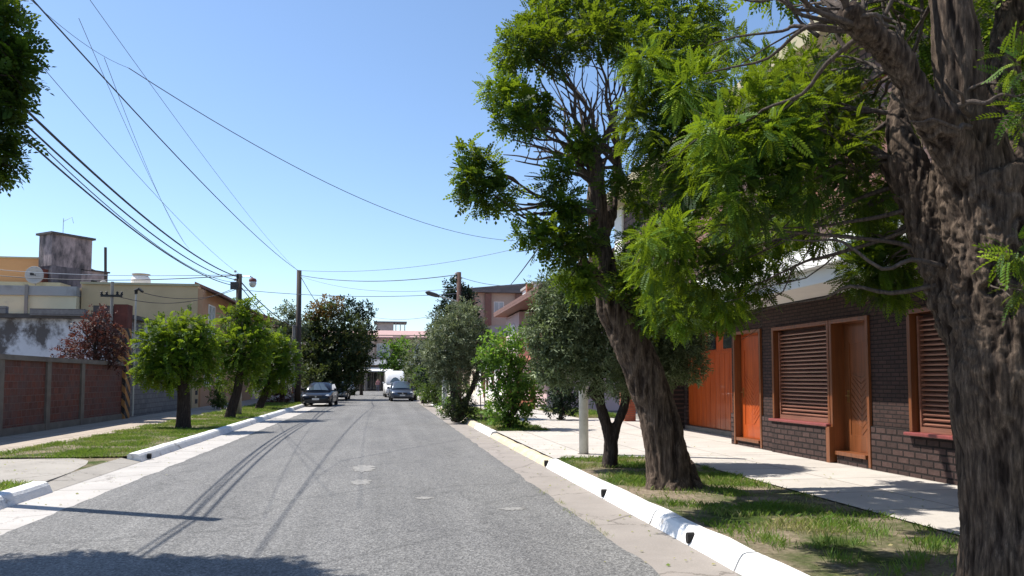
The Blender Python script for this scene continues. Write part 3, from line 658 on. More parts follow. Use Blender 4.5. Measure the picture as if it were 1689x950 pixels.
# canopy: two stepped white slabs, upper storey, cornice
MB().box(6.78, 9.0, -1, 22.4, 3.125, 3.36).box(6.62, 9.0, -1, 22.4, 3.363, 3.62).build('canopy', M['white'], house, bevel=.01)
MB().box(6.95, 7.07, -1, 22.2, 3.62, 3.85).build('balcony_parapet', M['white'], house)
u = MB(); UH = [(16.2, 18.6, 4.5, 6.5), (10.6, 13.0, 4.5, 6.5), (4.5, 7, 4.5, 6.5)]
holed_x(u, WX-.05, WX+.2, -1, 25, 3.622, 7.4, UH); u.build('upper_wall', M['ubrick'], house)
for hh in UH: window_x(house, WX+.08, -1, *hh, M['wood'], M['shutter'], 1)
MB().box(WX+.2, 17, 24.8, 25, 3.0, 7.4).build('upper_return_wall', M['cream'], house)
MB().box(WX-.12, WX-.052, 24.1, 24.9, 3.0, 7.4).build('pier', M['white'], house)
MB().box(7.1, 17, -1, 25.4, 7.402, 7.7).build('roof_slab', M['olive'], house)
MB().box(8.9, 17, -1, -.8, 0, 7.4).box(16.8, 17, -.8, 24.8, 0, 7.4).build('rear_wall', M['cream'], house)

# ---- houses further along the right side
h2 = thing('pink_house', 'pink two storey house with brown sloping eave and red tiled porch', 'house', (8.6, 46, .14))
MB().box(9.4, 18, 38, 52.2, 0, 5.9).build('wall', M['pink'], h2)
MB().box(8.3, 9.39, 47.0, 52.3, 2.9, 5.9).build('bay', M['pink'], h2)
r = MB(); r.poly_y([(7.5, 6.15), (7.5, 6.32), (13.5, 9.4), (19.5, 6.32), (19.5, 6.15), (13.5, 9.1)], 37.0, 52.9); r.box(7.5, 9.4, 37.1, 52.8, 6.0, 6.14); r.build('roof', M['eave'], h2)
MB().poly_y([(9.41, 5.9), (13.5, 8.7), (17.9, 5.9)], 38.2, 52.1).build('gable', M['pink'], h2)
MB().box(8.2, 9.38, 38, 46.9, 2.9, 3.1).box(8.2, 8.3, 38, 46.9, 3.1, 4.1).build('balcony', M['redwood'], h2)
pr_ = MB(); pr_.poly_y([(6.9, 2.45), (6.9, 2.56), (9.39, 3.35), (9.39, 2.9)], 36.6, 44.5); pr_.build('porch_roof', M['tileroof'], h2)
for yy in (37, 40.6, 44): MB().box(7.1, 7.35, yy, yy+.25, 0, 2.5).build('porch_pillar', M['obrick'], h2)
MB().box(7.0, 7.25, 36.5, 44.6, .0, .55).build('garden_wall', M['obrick'], h2)
window_x(h2, 9.4, -1, 39, 41.5, 3.4, 5.2, M['redwood'], M['glass']); window_x(h2, 8.3, -1, 48.6, 50.6, 3.6, 5.2, M['white'], M['pale_glass']); window_x(h2, 9.4, -1, 43.2, 45.6, 3.2, 5.3, M['redwood'], M['glass'])
window_x(h2, 9.4, -1, 38.8, 41, .9, 2.2, M['redwood'], M['glass'])
MB().box(7.3, 9.39, 28, 36.4, .0, .165).build('lawn_bed', M['verge'], h2)
def lawn(x0, x1, y0, y1, n, label): return grass_patch(x0, x1, y0, y1, n, .09, .16, lambda x, y: 1, label)
lawn(7.3, 9.3, 28, 36.3, 9000, 'small lawn in front of the pink house behind a low brick edge')
h3 = thing('white_house', 'low white house with salmon tile roof and narrow barred windows', 'house', (8.2, 60, .14))
MB().box(8.2, 18, 53.2, 69.3, 0, 3.4).build('wall', M['white'], h3)
MB().poly_y([(7.6, 3.3), (7.6, 3.42), (12.8, 6.2), (18.3, 3.42), (18.3, 3.3)], 52.95, 69.6).build('roof', M['tileroof'], h3)
for a_ in (54.3, 57.5, 60.7, 64): window_x(h3, 8.2, -1, a_, a_+1.1, .8, 2.5, M['redwood'], M['glass'])
MB().box(8.1, 8.19, 62.6, 63.4, .14, 2.3).build('door', M['redwood'], h3)
h4 = thing('apartment_block', 'distant brown apartment block with two pale windows on the hillside', 'building', (17, 95, 0))
MB().box(9.8, 30, 95, 108, 8.4, 12.6).build('wall', M['brownapt'], h4)
MB().box(9.6, 30, 94.8, 108.1, 0, 8.398).build('lower_wall', M['greyapt'], h4)
MB().box(9.2, 30.4, 94.2, 108.4, 12.6, 13.0).build('roof', M['roofgrey'], h4)
MB().poly_y([(9.2, 13.0), (20, 14.1), (30.4, 13.0)], 94.3, 108.3).build('roof', M['roofgrey'], h4)
for x in (10.2, 12.35, 16.3): MB().box(x, x+.8, 94.6, 94.99, 8.5, 12.5).build('pier', M['eave'], h4)
for x in (13.5, 17.6, 21): window_y(h4, 95, x, x+1.3, 9.9, 11.5, M['white'], M['pale_glass'])
h5 = thing('white_tower_house', 'white rooftop room with brown chimney rising behind the pink house', 'building', (17, 78, 0))
MB().box(15.4, 22, 78, 85, 0, 11.7).build('wall', M['white'], h5); MB().box(15.2, 22.2, 77.8, 85.2, 11.7, 11.95).build('roof', M['greyapt'], h5)
MB().box(14.7, 15.38, 78.4, 79.2, 10.7, 11.8).build('chimney', M['obrick'], h5)
window_y(h5, 78, 16.2, 17.0, 9.6, 10.9, M['greyapt'], M['glass'])
for (x, y, hh, ww, mk, nm, lb) in [(9, 71, 5.2, 9, 'cream', 'cream_house', 'cream house hidden behind the olive tree on the right'), (8.6, 84, 6.2, 9, 'brownapt', 'brown_house', 'brown house near the far corner on the right')]:
    h = thing(nm, lb, 'house', (x+ww/2, y+5, .14)); MB().box(x, x+ww, y, y+10.5, 0, hh).build('wall', M[mk], h)
    MB().box(x-.4, x+ww+.3, y-.3, y+10.8, hh, hh+.22).build('roof', M['tileroof'], h); window_x(h, x, -1, y+2, y+3.6, 1, 2.4, M['redwood'], M['glass']); window_x(h, x, -1, y+6, y+7.6, 1, 2.4, M['redwood'], M['glass'])
    window_y(h, y, x+1, x+2.4, 1.2, 2.6, M['white'], M['glass'])

# ---- building that closes the street
he = thing('corner_shop', 'two storey brick corner shop with white awnings closing the street end', 'building', (-2, 113, 0))
E0 = 113
MB().box(-12, 9, E0, E0+12, 3.6, 8.2).build('upper_wall', M['brownapt'], he)
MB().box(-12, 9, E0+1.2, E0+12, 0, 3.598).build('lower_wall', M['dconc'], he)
for x in (-4.0, 1.0): MB().box(x, x+2.4, E0-.5, E0-.002, 4.5, 8.1).build('brick_pier', M['brownapt'], he)
MB().poly_x([(E0-.8, 7.7), (E0-.8, 7.85), (E0+4, 9.1), (E0+4, 7.7)], -12.3, 9.3).build('roof', M['roofpink'], he)
MB().box(-9, 8.5, E0-1.6, E0-.003, 3.75, 4.5).build('white_band', M['white'], he)
MB().poly_x([(E0-3.6, 2.75), (E0-3.6, 2.9), (E0+.9, 3.66), (E0+.9, 3.5)], -9, 3.2).build('awning', M['white'], he)
for x in (-6, -2.6, .6, 3.1): MB().box(x-.07, x+.07, E0-3.3, E0-3.15, .02, 2.8).build('awning_post', M['postgrey'], he)
for x in (-1.3, 4.0, -7.2): window_y(he, E0, x, x+1.9, 4.9, 6.9, M['white'], M['pale_glass'], 1)
for i in range(9): x = -7.6+i*1.45; window_y(he, E0+1.2, x, x+1.2, .2, 2.7, M['greyapt'], M['glass'], 1)
ht = thing('rooftop_room', 'grey concrete rooftop water room above the corner shop', 'building', (0, 121, 8.2))
MB().box(-1.5, 1.2, 122, 125, 8.2, 10.6).build('wall', M['greyapt'], ht); MB().box(-1.9, 3.3, 121.6, 125.3, 10.6, 10.85).build('roof', M['roofgrey'], ht)
for x in (1.5, 2.2, 2.9): MB().box(x, x+.14, 121.8, 121.95, 8.2, 10.6).build('post', M['greyapt'], ht)

# ---- left side: brick wall, painted column, stained house, block wall
bw = thing('brick_garden_wall', 'low red hollow brick wall divided by concrete columns, left side', 'wall', (-9.8, 24, .13))
MB().box(-9.95, -9.78, 12, 30.6, .12, 2.12).build('brick_panel', M['redblock'], bw)
for yy in (14.0, 16.5, 19.0, 21.4, 24.2, 26.75): MB().box(-9.97, -9.72, yy-.13, yy+.13, .1, 2.12).build('column', M['conc'], bw)
MB().box(-9.99, -9.70, 12, 30.6, 2.122, 2.26).build('coping', M['conc'], bw); MB().box(-9.98, -9.735, 12, 30.6, .1, .33).build('footing', M['conc'], bw)
def stripe_mat():
    m, n, l, p = new_mat('hazard_stripes'); g = n.new('ShaderNodeNewGeometry'); s = n.new('ShaderNodeSeparateXYZ'); l.new(g.outputs[0], s.inputs[0])
    def mth(op, a, b):
        q = n.new('ShaderNodeMath'); q.operation = op
        for i, v in enumerate((a, b)):
            if isinstance(v, (int, float)): q.inputs[i].default_value = v
            else: l.new(v, q.inputs[i])
        return q.outputs[0]
    d = mth('ADD', mth('ADD', s.outputs[2], mth('MULTIPLY', s.outputs[0], 1.0)), mth('MULTIPLY', s.outputs[1], .9)); f = mth('FRACT', mth('MULTIPLY', d, 1.9), 0); f = mth('GREATER_THAN', f, .5)
    o = mixc(n, l, f, (.42, .20, .06), (.035, .03, .028))
    o = mixc(n, l, ramp(n, l, noise_n(n, l, g.outputs[0], 7, 8, .7), [(.5, (0, 0, 0)), (.7, (.6, .6, .6))]), o, (.25, .2, .17))
    l.new(o, p.inputs['Base Color']); p.inputs['Roughness'].default_value = .9; return m
M['stripes'] = stripe_mat()
cp = thing('striped_column', 'square column painted with worn yellow and black diagonal stripes', 'column', (-9.85, 31, .13))
MB().box(-10.15, -9.66, 30.62, 31.2, .1, 3.55).build('painted_shaft', M['stripes'], cp, bevel=.01); MB().box(-10.15, -9.66, 30.62, 31.2, 3.552, 4.45).build('sooty_head', M['rust'], cp)
MB().box(-10.9, -10.155, 30.7, 31.2, 2.9, 4.4).build('side_block', M['dconc'], cp)
ms = thing('service_mast', 'thin grey electrical service mast with black cross insulators beside striped column', 'mast', (-10.1, 31.3, 2.5))
MB().tube([(-10.22, 30.6, 2.4), (-10.22, 30.6, 5.3)], .055, 10).build('pipe', M['postgrey'], ms); MB().box(-10.6, -9.85, 30.52, 30.6, 4.72, 4.8).build('crossarm', M['black'], ms)
for x in (-10.58, -10.4, -10.02, -9.87): MB().lathe((x, 30.56, 4.79), [(.03, 0), (.06, .03), (.03, .07), (.055, .1), (.02, .14)], 10).build('insulator', M['black'], ms)
ms2 = thing('conduit_mast', 'slim pale conduit with hooked black weatherhead beside the striped column', 'mast', (-9.6, 31.4, 2))
MB().tube([(-9.6, 31.35, .2), (-9.6, 31.35, 4.95)], .035, 8).build('pipe', M['concpole'], ms2); MB().tube([(-9.6, 31.35, 4.93), (-9.6, 31.33, 5.08), (-9.45, 31.2, 5.12), (-9.3, 31.15, 5.0)], [.06, .07, .06, .05], 8).build('weatherhead', M['black'], ms2)
sh_ = thing('stained_house', 'low whitewashed house with black mould stains behind the red brick wall', 'house', (-14, 33, 0))
MB().box(-26, -10.25, 33, 42, 0, 4.05).build('wall', M['stained'], sh_); MB().box(-26.2, -10.05, 32.7, 42.2, 4.05, 4.22).build('roof_slab', M['dconc'], sh_)
MB().box(-26.2, -14.8, 32.65, 32.9, 4.2, 4.5).box(-13.9, -11.9, 32.6, 32.95, 4.15, 4.42).build('parapet', M['greyblock'], sh_)
gb = thing('block_wall', 'unpainted grey concrete block wall between striped column and yellow house', 'wall', (-10, 36, .13))
MB().box(-10.12, -9.95, 31.22, 41.2, .1, 2.95).build('blocks', M['greyblock'], gb); MB().box(-10.14, -9.93, 31.22, 41.2, 1.55, 1.68).build('bond_beam', M['conc'], gb)
MB().box(-9.95, -9.94, 32.1, 32.45, 1.75, 2.25).build('vent_hole', M['hole'], gb)
yh = thing('yellow_house', 'two storey yellow house with blank side wall and ochre street front', 'house', (-13, 50, .13))
MB().box(-16.2, -10.25, 43.9, 60, 0, 6.75).build('side_wall', M['yellow'], yh)
MB().box(-10.248, -10.0, 43.92, 60, 0, 6.6).build('street_wall', M['ochre'], yh)
MB().box(-16.25, -10.2, 43.8, 44.05, 6.751, 6.87).build('coping', M['olive'], yh)
MB().poly_y([(-10.6, 6.9), (-10.6, 7.1), (-9.1, 6.45), (-9.1, 6.32)], 44.6, 60.3).build('eave', M['eave'], yh)
window_x(yh, -10.0, 1, 45.3, 46.9, 4.0, 5.9, M['white'], M['pale_glass'], 1); window_x(yh, -10.0, 1, 50, 51.8, 4.0, 5.9, M['eave'], M['glass'], 1); window_x(yh, -10.0, 1, 55, 56.8, 4.0, 5.9, M['eave'], M['glass'], 1)
window_x(yh, -10.0, 1, 44.6, 46.2, 1.2, 2.7, M['white'], M['glass'], 2); window_x(yh, -10.0, 1, 47.6, 49, 1.2, 2.7, M['white'], M['glass'], 2)
yc = thing('yellow_gatepost', 'yellow gatepost with black square marks left of the conical shrub', 'gatepost', (-10, 41.8, .13))
MB().box(-10.15, -9.8, 41.25, 42.6, .1, 2.6).build('post', M['yellow'], yc)
for i in range(5): MB().box(-9.799, -9.79, 41.9, 42.4, .35+i*.45, .58+i*.45).build('black_mark', M['black'], yc)
wt = thing('water_tank', 'round white water tank with flared lid on the yellow roof', 'water tank', (-13.6, 46.5, 6.9))
MB().lathe((-14.0, 46.5, 6.85), [(.48, 0), (.52, .1), (.52, .5), (.44, .68), (.3, .76)], 24).build('body', M['white'], wt, smooth=False); MB().lathe((-14.0, 46.5, 7.58), [(.36, 0), (.5, .08), (.5, .11), (.1, .14)], 20).build('lid', M['greyapt'], wt)
wt2 = thing('roof_vent', 'small grey domed vent on the left end of the yellow roof', 'vent', (-15.5, 45.5, 6.8))
MB().lathe((-15.7, 45.6, 6.8), [(.18, 0), (.2, .2), (.15, .33), (.05, .38)], 14).build('dome', M['greyapt'], wt2)
ch_ = thing('cream_annexe', 'pale cream flat roofed annexe behind the stained house', 'building', (-20, 43, 0))
MB().box(-27, -16.3, 43.5, 50, 0, 6.05).build('wall', M['creamy'], ch_); MB().box(-27, -16.27, 43.4, 50.1, 6.05, 6.55).build('parapet', M['greyapt'], ch_)
MB().box(-18.75, -18.6, 43.3, 43.39, 4.8, 6.6).build('drain_pipe', M['postgrey'], ch_)
oh = thing('orange_building', 'orange and olive building with terrace at far left', 'building', (-26, 52, 0))
MB().box(-34, -21.9, 53, 62, 6.4, 9.4).build('upper_wall', M['orange_wall'], oh); MB().box(-34, -19.9, 50.6, 52.98, 0, 7.6).build('lower_wall', M['olive'], oh)
MB().box(-34, -21.7, 52.9, 62.2, 9.4, 9.5).build('coping', M['olive'], oh); MB().box(-21.88, -20.2, 53.2, 58, 7.6, 9.3).build('red_shed', M['rust'], oh)
ow = thing('yellow_balcony_wall', 'bright yellow low wall fragment at the far left above stained house', 'wall', (-20, 39, 4)); MB().box(-24, -17.6, 42.6, 43.2, 0, 5.0).build('wall', M['orange_wall'], ow)
tc_ = at(86, 400, 51.2)
tw = thing('concrete_tower', 'mouldy concrete water tower house with flat overhanging roof', 'building', (tc_.x, tc_.y, 0), R(-38))
MB().box(-1.4, 0, 0, 2.6, 8.75, 10.75).build('tank_room', M['tower'], tw, local=True); MB().box(-1.55, .15, -.15, 2.75, 10.75, 10.88).build('roof_slab', M['dconc'], tw, local=True)
MB().box(-1.3, .02, .02, 1.9, 0, 8.748).build('shaft', M['tower_dark'], tw, local=True); MB().box(-1.6, 0, 1.902, 3.75, 0, 8.7).build('wing', M['tower'], tw, local=True)
MB().box(-1.7, .1, 2.65, 3.85, 8.702, 8.80).build('wing_coping', M['dconc'], tw, local=True); MB().box(-1.9, -1.31, -.2, 2.0, 5, 8.4).box(-1.3, -.3, -.4, .0, 5, 8.5).build('rusty_shed', M['rust'], tw, local=True)
MB().box(.001, .03, 2.6, 3.0, 7.75, 8.1).build('vent_hole', M['hole'], tw, local=True)
tm = thing('roof_mast', 'tall thin dark mast standing at the right edge of the concrete tower', 'mast', (-17, 50.6, 6.5)); MB().tube([at(174, 480, 50.6), at(174, 408, 50.6)], .085, 8).build('pole', M['postwood'], tm)
ta = thing('antenna', 'thin wire antenna on top of the concrete tower', 'antenna', (-20.4, 52, 10.9)); MB().tube([(-20.4, 52, 10.9), (-20.4, 52, 11.9)], .02, 5).tube([(-20.4, 52, 11.7), (-19.9, 52, 12.0), (-19.8, 52, 11.6)], .015, 5).build('rod', M['metal'], ta)
sd = thing('satellite_dish', 'grey round satellite dish on the orange building terrace', 'satellite dish', (-20.6, 50, 7.6))
q = MB(); V = [(0, 0, 0)]; F = []
for i in range(1, 5):
    for k in range(20): an = k*math.pi/10; rr = .62*i/4; V.append((rr*math.cos(an), -.35*(rr/.62)**2*.5, rr*math.sin(an)))
for k in range(20):
    F.append((0, 1+k, 1+(k+1) % 20))
    for i in range(3): F.append((1+i*20+k, 1+(i+1)*20+k, 1+(i+1)*20+(k+1) % 20, 1+i*20+(k+1) % 20))
q.v = [(x*.85-21.25, y+50.4, z*.85+8.0) for x, y, z in V]; q.f = F
do = q.build('dish', M['greyapt'], sd, smooth=True); so = do.modifiers.new('s', 'SOLIDIFY'); so.thickness = .03
MB().tube([(-21.25, 50.4, 8.0), (-21.25, 50.0, 8.0)], .03, 6).box(-21.33, -21.17, 49.85, 50.0, 7.93, 8.08).build('receiver', M['black'], sd); MB().tube([(-21.25, 50.45, 7.4), (-21.25, 50.5, 8.0)], .04, 6).build('stand', M['postgrey'], sd)
for i, (y, ln, hh, mk, lb, nm) in enumerate([(60.6, 14, 6.4, 'pink', 'pink house with clay tile roof beyond the yellow house', 'tiled_house'), (75, 13, 7.0, 'cream', 'cream house with clay roof hidden behind the big dark tree', 'cream_house'), (89, 12, 5.6, 'brownapt', 'brown house at the far end of the left side', 'brown_house')]):
    h = thing(nm, lb, 'house', (-14, y+ln/2, .13)); MB().box(-19, -10.2, y, y+ln, 0, hh).build('wall', M[mk], h)
    MB().poly_y([(-9.6, hh-.1), (-9.6, hh+.1), (-14.6, hh+2.0), (-19.6, hh+.1), (-19.6, hh-.1)], y-.2, y+ln+.2).build('roof', M['tileroof'], h)
    window_x(h, -10.2, 1, y+2, y+3.7, 1.1, 2.5, M['eave'], M['glass']); window_x(h, -10.2, 1, y+7, y+8.7, 1.1, 2.5, M['eave'], M['glass']); window_x(h, -10.2, 1, y+3, y+4.7, 4, 5.3, M['eave'], M['glass'])
#==OBJECTS==
# ------------------------------------------------------------------ trees
def cl(px, py, Y, r, k=1, sq=1):
    rr = r*Y*1.06/FPX
    return (at(px, py, Y), (rr, rr, rr*sq), k)
def tp(Y0, pts):            # pixel path -> world; each item (px, py[, dY])
    return [at(p[0], p[1], Y0+(p[2] if len(p) > 2 else 0)) for p in pts]
# nearest tree: thick forked trunk at the right edge
Y1 = 4.5
t1 = thing('acacia_tree', 'huge rough barked forked tree at the right edge, nearest to the viewer', 'tree', tuple(at(1655, 1010, Y1))[:2]+(.12,), group='street trees on the right verge')
S1 = 5.0/FPX
limbs = [
 (tp(Y1, [(1690, 1120), (1684, 990), (1678, 850), (1674, 740), (1664, 610), (1656, 480), (1640, 360), (1622, 290)]), [.45, .37, .335, .32, .36, .32, .30, .27]),
 (tp(Y1, [(1630, 390), (1610, 280), (1592, 170), (1575, 60), (1562, -60), (1555, -190)]), [.24, .20, .145, .13, .12, .10]),
 (tp(Y1, [(1610, 330), (1570, 235, -.05), (1520, 165, -.1), (1475, 95, -.15), (1430, 50, -.2), (1395, 15, -.25)]), [.18, .145, .105, .09, .075, .065]),
 (tp(Y1, [(1660, 380), (1672, 260, .2), (1655, 130, .3), (1668, 0, .4), (1690, -140, .5)]), [.22, .17, .12, .10, .08]),
 (tp(Y1, [(1690, 420), (1740, 280, .1), (1790, 120, .2), (1850, -60, .3)]), [.22, .18, .14, .1]),
 (tp(Y1, [(1630, 620, .1), (1588, 510, .25), (1550, 400, .45), (1515, 320, .6), (1470, 262, .7)]), [.20, .19, .165, .15, .10]),
 (tp(Y1, [(1520, 330, .6), (1500, 260, .65), (1480, 190, .8), (1490, 120, 1.0)]), [.13, .10, .07, .05]),
 (tp(Y1, [(1585, 500, .2), (1560, 380, .4), (1548, 290, .4), (1560, 215, .4)]), [.12, .085, .06, .04]),
]
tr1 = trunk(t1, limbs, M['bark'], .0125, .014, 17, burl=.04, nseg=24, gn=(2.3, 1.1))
src1 = tp(Y1, [(1530, 365, .55), (1540, 300, .4), (1575, 455, .35), (1500, 300, .65), (1450, 70, -.2), (1480, 190, .8), (1470, 262, .7), (1515, 320, .6), (1550, 400, .45), (1490, 120, 1), (1430, 50, -.2), (1560, 215, .4), (1590, 500, .25)])
C1 = [cl(1240, 195, 5.4, 85), cl(1290, 240, 5.2, 70), cl(1140, 150, 6, 70), cl(1075, 125, 6.2, 55), cl(1065, 205, 6.3, 52), cl(1110, 230, 6.1, 60), cl(1190, 250, 5.3, 75), cl(1230, 330, 5.2, 65),
      cl(1330, 300, 5.1, 70), cl(1380, 250, 5.3, 60), cl(1330, 180, 5.6, 65), cl(1420, 330, 5.5, 50), cl(1150, 310, 6.0, 55), cl(1100, 275, 6.3, 40),
      cl(1110, 400, 6, 52), cl(1080, 440, 6.2, 48), cl(1150, 455, 6.2, 58), cl(1215, 420, 6.3, 55), cl(1200, 490, 6.4, 48), cl(1250, 465, 6.3, 38), cl(1290, 425, 6.4, 28),
      cl(1290, 375, 6.2, 44), cl(1430, 395, 5.8, 34, 2), cl(1425, 450, 5.8, 40, 2), cl(1465, 430, 5.6, 40, 2), cl(1490, 385, 5.8, 36, 2), cl(1475, 475, 5.7, 30, 2), cl(1130, 520, 6.6, 38), cl(1090, 500, 6.8, 36),
      cl(1260, 120, 6.2, 46), cl(1330, 110, 6.3, 38), cl(1400, 160, 6.2, 46), cl(1440, 210, 6.4, 34), cl(1210, 75, 6.6, 30), cl(1355, 380, 6.3, 36), cl(1450, 300, 7, 62), cl(1395, 215, 7.2, 55), cl(1490, 190, 7.2, 42), cl(1525, 420, 6.4, 36), cl(1300, 330, 7.2, 60), cl(1220, 390, 7.3, 60), cl(1450, 360, 7.2, 44), cl(1540, 460, 6.6, 24), cl(1380, 120, 7.4, 40), cl(1300, 150, 7.2, 50),
      cl(1680, 110, 4.0, 34), cl(1690, 190, 4.1, 30), cl(1675, 420, 3.9, 36), cl(1690, 480, 3.9, 26),
      cl(1610, 90, 6.6, 46, 1.8), cl(1520, 60, 6.8, 48, 1.8), cl(1690, 60, 6.5, 50, 1.8), cl(1620, 200, 6.8, 50, 2), cl(1560, 130, 7, 46, 2), cl(1560, 290, 6.8, 40, 2), cl(1600, 20, 6.5, 50, 1.5), cl(1480, 20, 6.5, 36, 1.5), cl(1400, 20, 7, 44, .6), cl(1470, -20, 6.5, 60), cl(1300, -40, 6.5, 60, .7),
      cl(1560, -130, 5, 130, .6), cl(1760, -60, 4.6, 150, .6), cl(1420, -150, 5.4, 110, .6), cl(1800, 250, 4.8, 120, .5)]
crown(t1, C1[:49], FROND, .14, 5200, M['leaf_near'], droop=.15, shell=.3, rs=.86, cvar=.18, bright=(0, 1, 6, 7, 14, 15))
crown(t1, C1[49:], FROND_M, .19, 1500, M['leaf_near'], name='upper_crown', droop=.3, shell=.3)
# hanging bright new growth
HB = [cl(1180, 215, 5.0, 34), cl(1195, 290, 5.0, 30), cl(1275, 215, 4.9, 34), cl(1205, 330, 5.0, 22), cl(1070, 395, 5.8, 26), cl(1115, 385, 5.8, 30), cl(1130, 150, 5.7, 40), cl(1310, 170, 5.2, 30), cl(1065, 100, 6, 30)]
crown(t1, HB, FROND, .15, 4200, M['leaf_near'], name='new_growth', rs=.9, droop=.25, shell=.2, tint=(.45, 1.15))
twigs(t1, src1, C1[::2], M['bark2'], .02, .005, side=3, bend=.10)
tw = MB()
for i in range(30):
    a = random.choice(tp(Y1, [(1395, 15, -.25), (1430, 50, -.2), (1475, 95, -.15), (1560, -20)])); b = at(random.uniform(1130, 1500), random.uniform(-90, 140), random.uniform(4.0, 6.8))
    P = spline(wander(a, b, .10, 5, .05), 3); tw.tube(P, lerp_list([.022, .012, .004], len(P)), 5)
for a, b in [((1540, 420, .5), (1200, 372, 1)), ((1560, 440, .2), (1290, 395, .6)), ((1545, 470, .3), (1235, 520, 1.8)), ((1560, 150, 0), (1689, 140, -.4)), ((1580, 175, -.3), (1700, 150, -.6)), ((1600, 210, -.3), (1500, 200, -.5)), ((1500, 345, .6), (1250, 380, 1.2)), ((1600, 190, -.2), (1560, 130, -.5)), ((1350, 60, 1), (1270, -20, 1.2)), ((1395, 80, 1), (1350, -30, 1.2))]:
    P = spline(wander(tp(Y1, [a])[0], tp(Y1, [b])[0], .08, 5), 3); tw.tube(P, lerp_list([.02, .012, .004], len(P)), 6)
tw.build('bare_twigs', M['bark2'], t1, smooth=True)

# leaning tree
Y2 = 10.05
t2 = thing('acacia_tree', 'tall leaning tree with fan of bare branches and clumps of foliage against the sky', 'tree', tuple(at(1110, 805, Y2))[:2]+(.12,), group='street trees on the right verge')
limbs = [
 (tp(Y2, [(1118, 830), (1108, 800), (1098, 740), (1080, 670), (1056, 600), (1030, 545), (1008, 500)]), [.40, .33, .27, .26, .255, .25, .22]),
 (tp(Y2, [(1125, 790), (1160, 812, -.2)]), [.2, .06]),
 (tp(Y2, [(1095, 780, 0), (1072, 822, -.2)]), [.22, .09]), (tp(Y2, [(1115, 785, -.05), (1112, 828, -.4)]), [.22, .08]), (tp(Y2, [(1125, 775, .1), (1150, 808, .5)]), [.2, .08]),
 (tp(Y2, [(1012, 510), (995, 440), (986, 380), (984, 320), (978, 262)]), [.21, .17, .14, .125, .10]),
 (tp(Y2, [(1035, 550), (1052, 480, .2), (1062, 410, .4), (1085, 340, .6), (1120, 270, .9), (1160, 200, 1.2)]), [.19, .15, .12, .10, .08, .05]),
 (tp(Y2, [(1010, 500), (975, 445, -.2), (930, 405, -.4)]), [.10, .06, .03]),
 (tp(Y2, [(1045, 560), (1095, 500, -.3), (1150, 470, -.6)]), [.13, .08, .04]),
 (tp(Y2, [(990, 400), (1012, 330, .3), (1020, 260, .4)]), [.09, .07, .04]),
]
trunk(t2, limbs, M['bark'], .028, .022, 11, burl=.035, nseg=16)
C2 = [cl(855, 75, 9.6, 38), cl(885, 45, 10.2, 42), cl(915, 80, 9.6, 44), cl(945, 30, 10.6, 48), cl(985, 60, 9.8, 46), cl(1020, 25, 10.5, 46), cl(1045, 75, 9.8, 42), cl(1090, 40, 10.4, 50), cl(1130, 75, 10, 46), cl(1160, 30, 10.8, 40), cl(1080, -30, 10.6, 50), cl(980, -25, 11, 46), cl(835, 95, 10, 22), cl(910, 5, 10.8, 36), cl(1170, 90, 11, 32),
      cl(818, 150, 9.5, 26), cl(850, 165, 9.6, 34), cl(838, 195, 9.4, 26), cl(880, 180, 9.8, 30), cl(868, 205, 9.4, 24), cl(905, 190, 9.8, 16),
      cl(776, 258, 8.7, 25), cl(800, 278, 8.8, 32), cl(782, 312, 8.7, 28), cl(815, 322, 8.8, 26), cl(768, 288, 8.6, 20), cl(838, 318, 9, 14), cl(790, 336, 8.8, 18),
      cl(958, 232, 9.8, 26), cl(972, 240, 9.6, 20), cl(925, 282, 9.5, 24), cl(905, 300, 9.3, 20), cl(940, 335, 9.3, 26), cl(905, 330, 9.2, 14), cl(1010, 300, 9.6, 20), cl(1040, 290, 9.8, 22),
      cl(872, 385, 9.0, 24), cl(905, 395, 9.0, 32), cl(945, 385, 9.2, 30), cl(970, 395, 9.4, 26), cl(925, 410, 9, 24), cl(930, 345, 9.3, 22), cl(890, 375, 9, 18),
      cl(942, 455, 9.2, 26), cl(970, 465, 9.3, 28), cl(955, 480, 9.2, 20), cl(1040, 400, 9.7, 26), cl(1055, 460, 9.5, 34), cl(1100, 490, 9.3, 44), cl(1150, 510, 9.3, 40), cl(1190, 520, 9.6, 28), cl(1075, 520, 9.4, 30), cl(1030, 470, 9.6, 26), cl(1225, 500, 9.6, 24),
      cl(1060, 330, 10.2, 30), cl(1120, 370, 10.2, 36), cl(1050, 175, 10.6, 20), cl(1160, 300, 10.6, 40), cl(1200, 380, 10.8, 36)]
crown(t2, C2, FROND_S, .14, 4000, M['leaf_near'], droop=.1, shell=.3, rs=.84, cvar=.16, bright=(43, 44, 45, 15, 16))
src2 = tp(Y2, [(978, 262), (984, 300), (986, 350), (990, 400), (1020, 260, .4), (1085, 340, .6), (1120, 270, .9), (1005, 480)])
twigs(t2, src2, [C2[i] for i in (0, 2, 4, 6, 8, 16, 17, 22, 24, 28, 30, 32, 36, 37, 38, 43, 47, 48, 49, 55, 57)], M['bark2'], .036, .008, side=4, bend=.07)
tw = MB(); fan = tp(Y2, [(978, 300), (982, 275), (976, 262), (984, 320), (1018, 275, .4)])
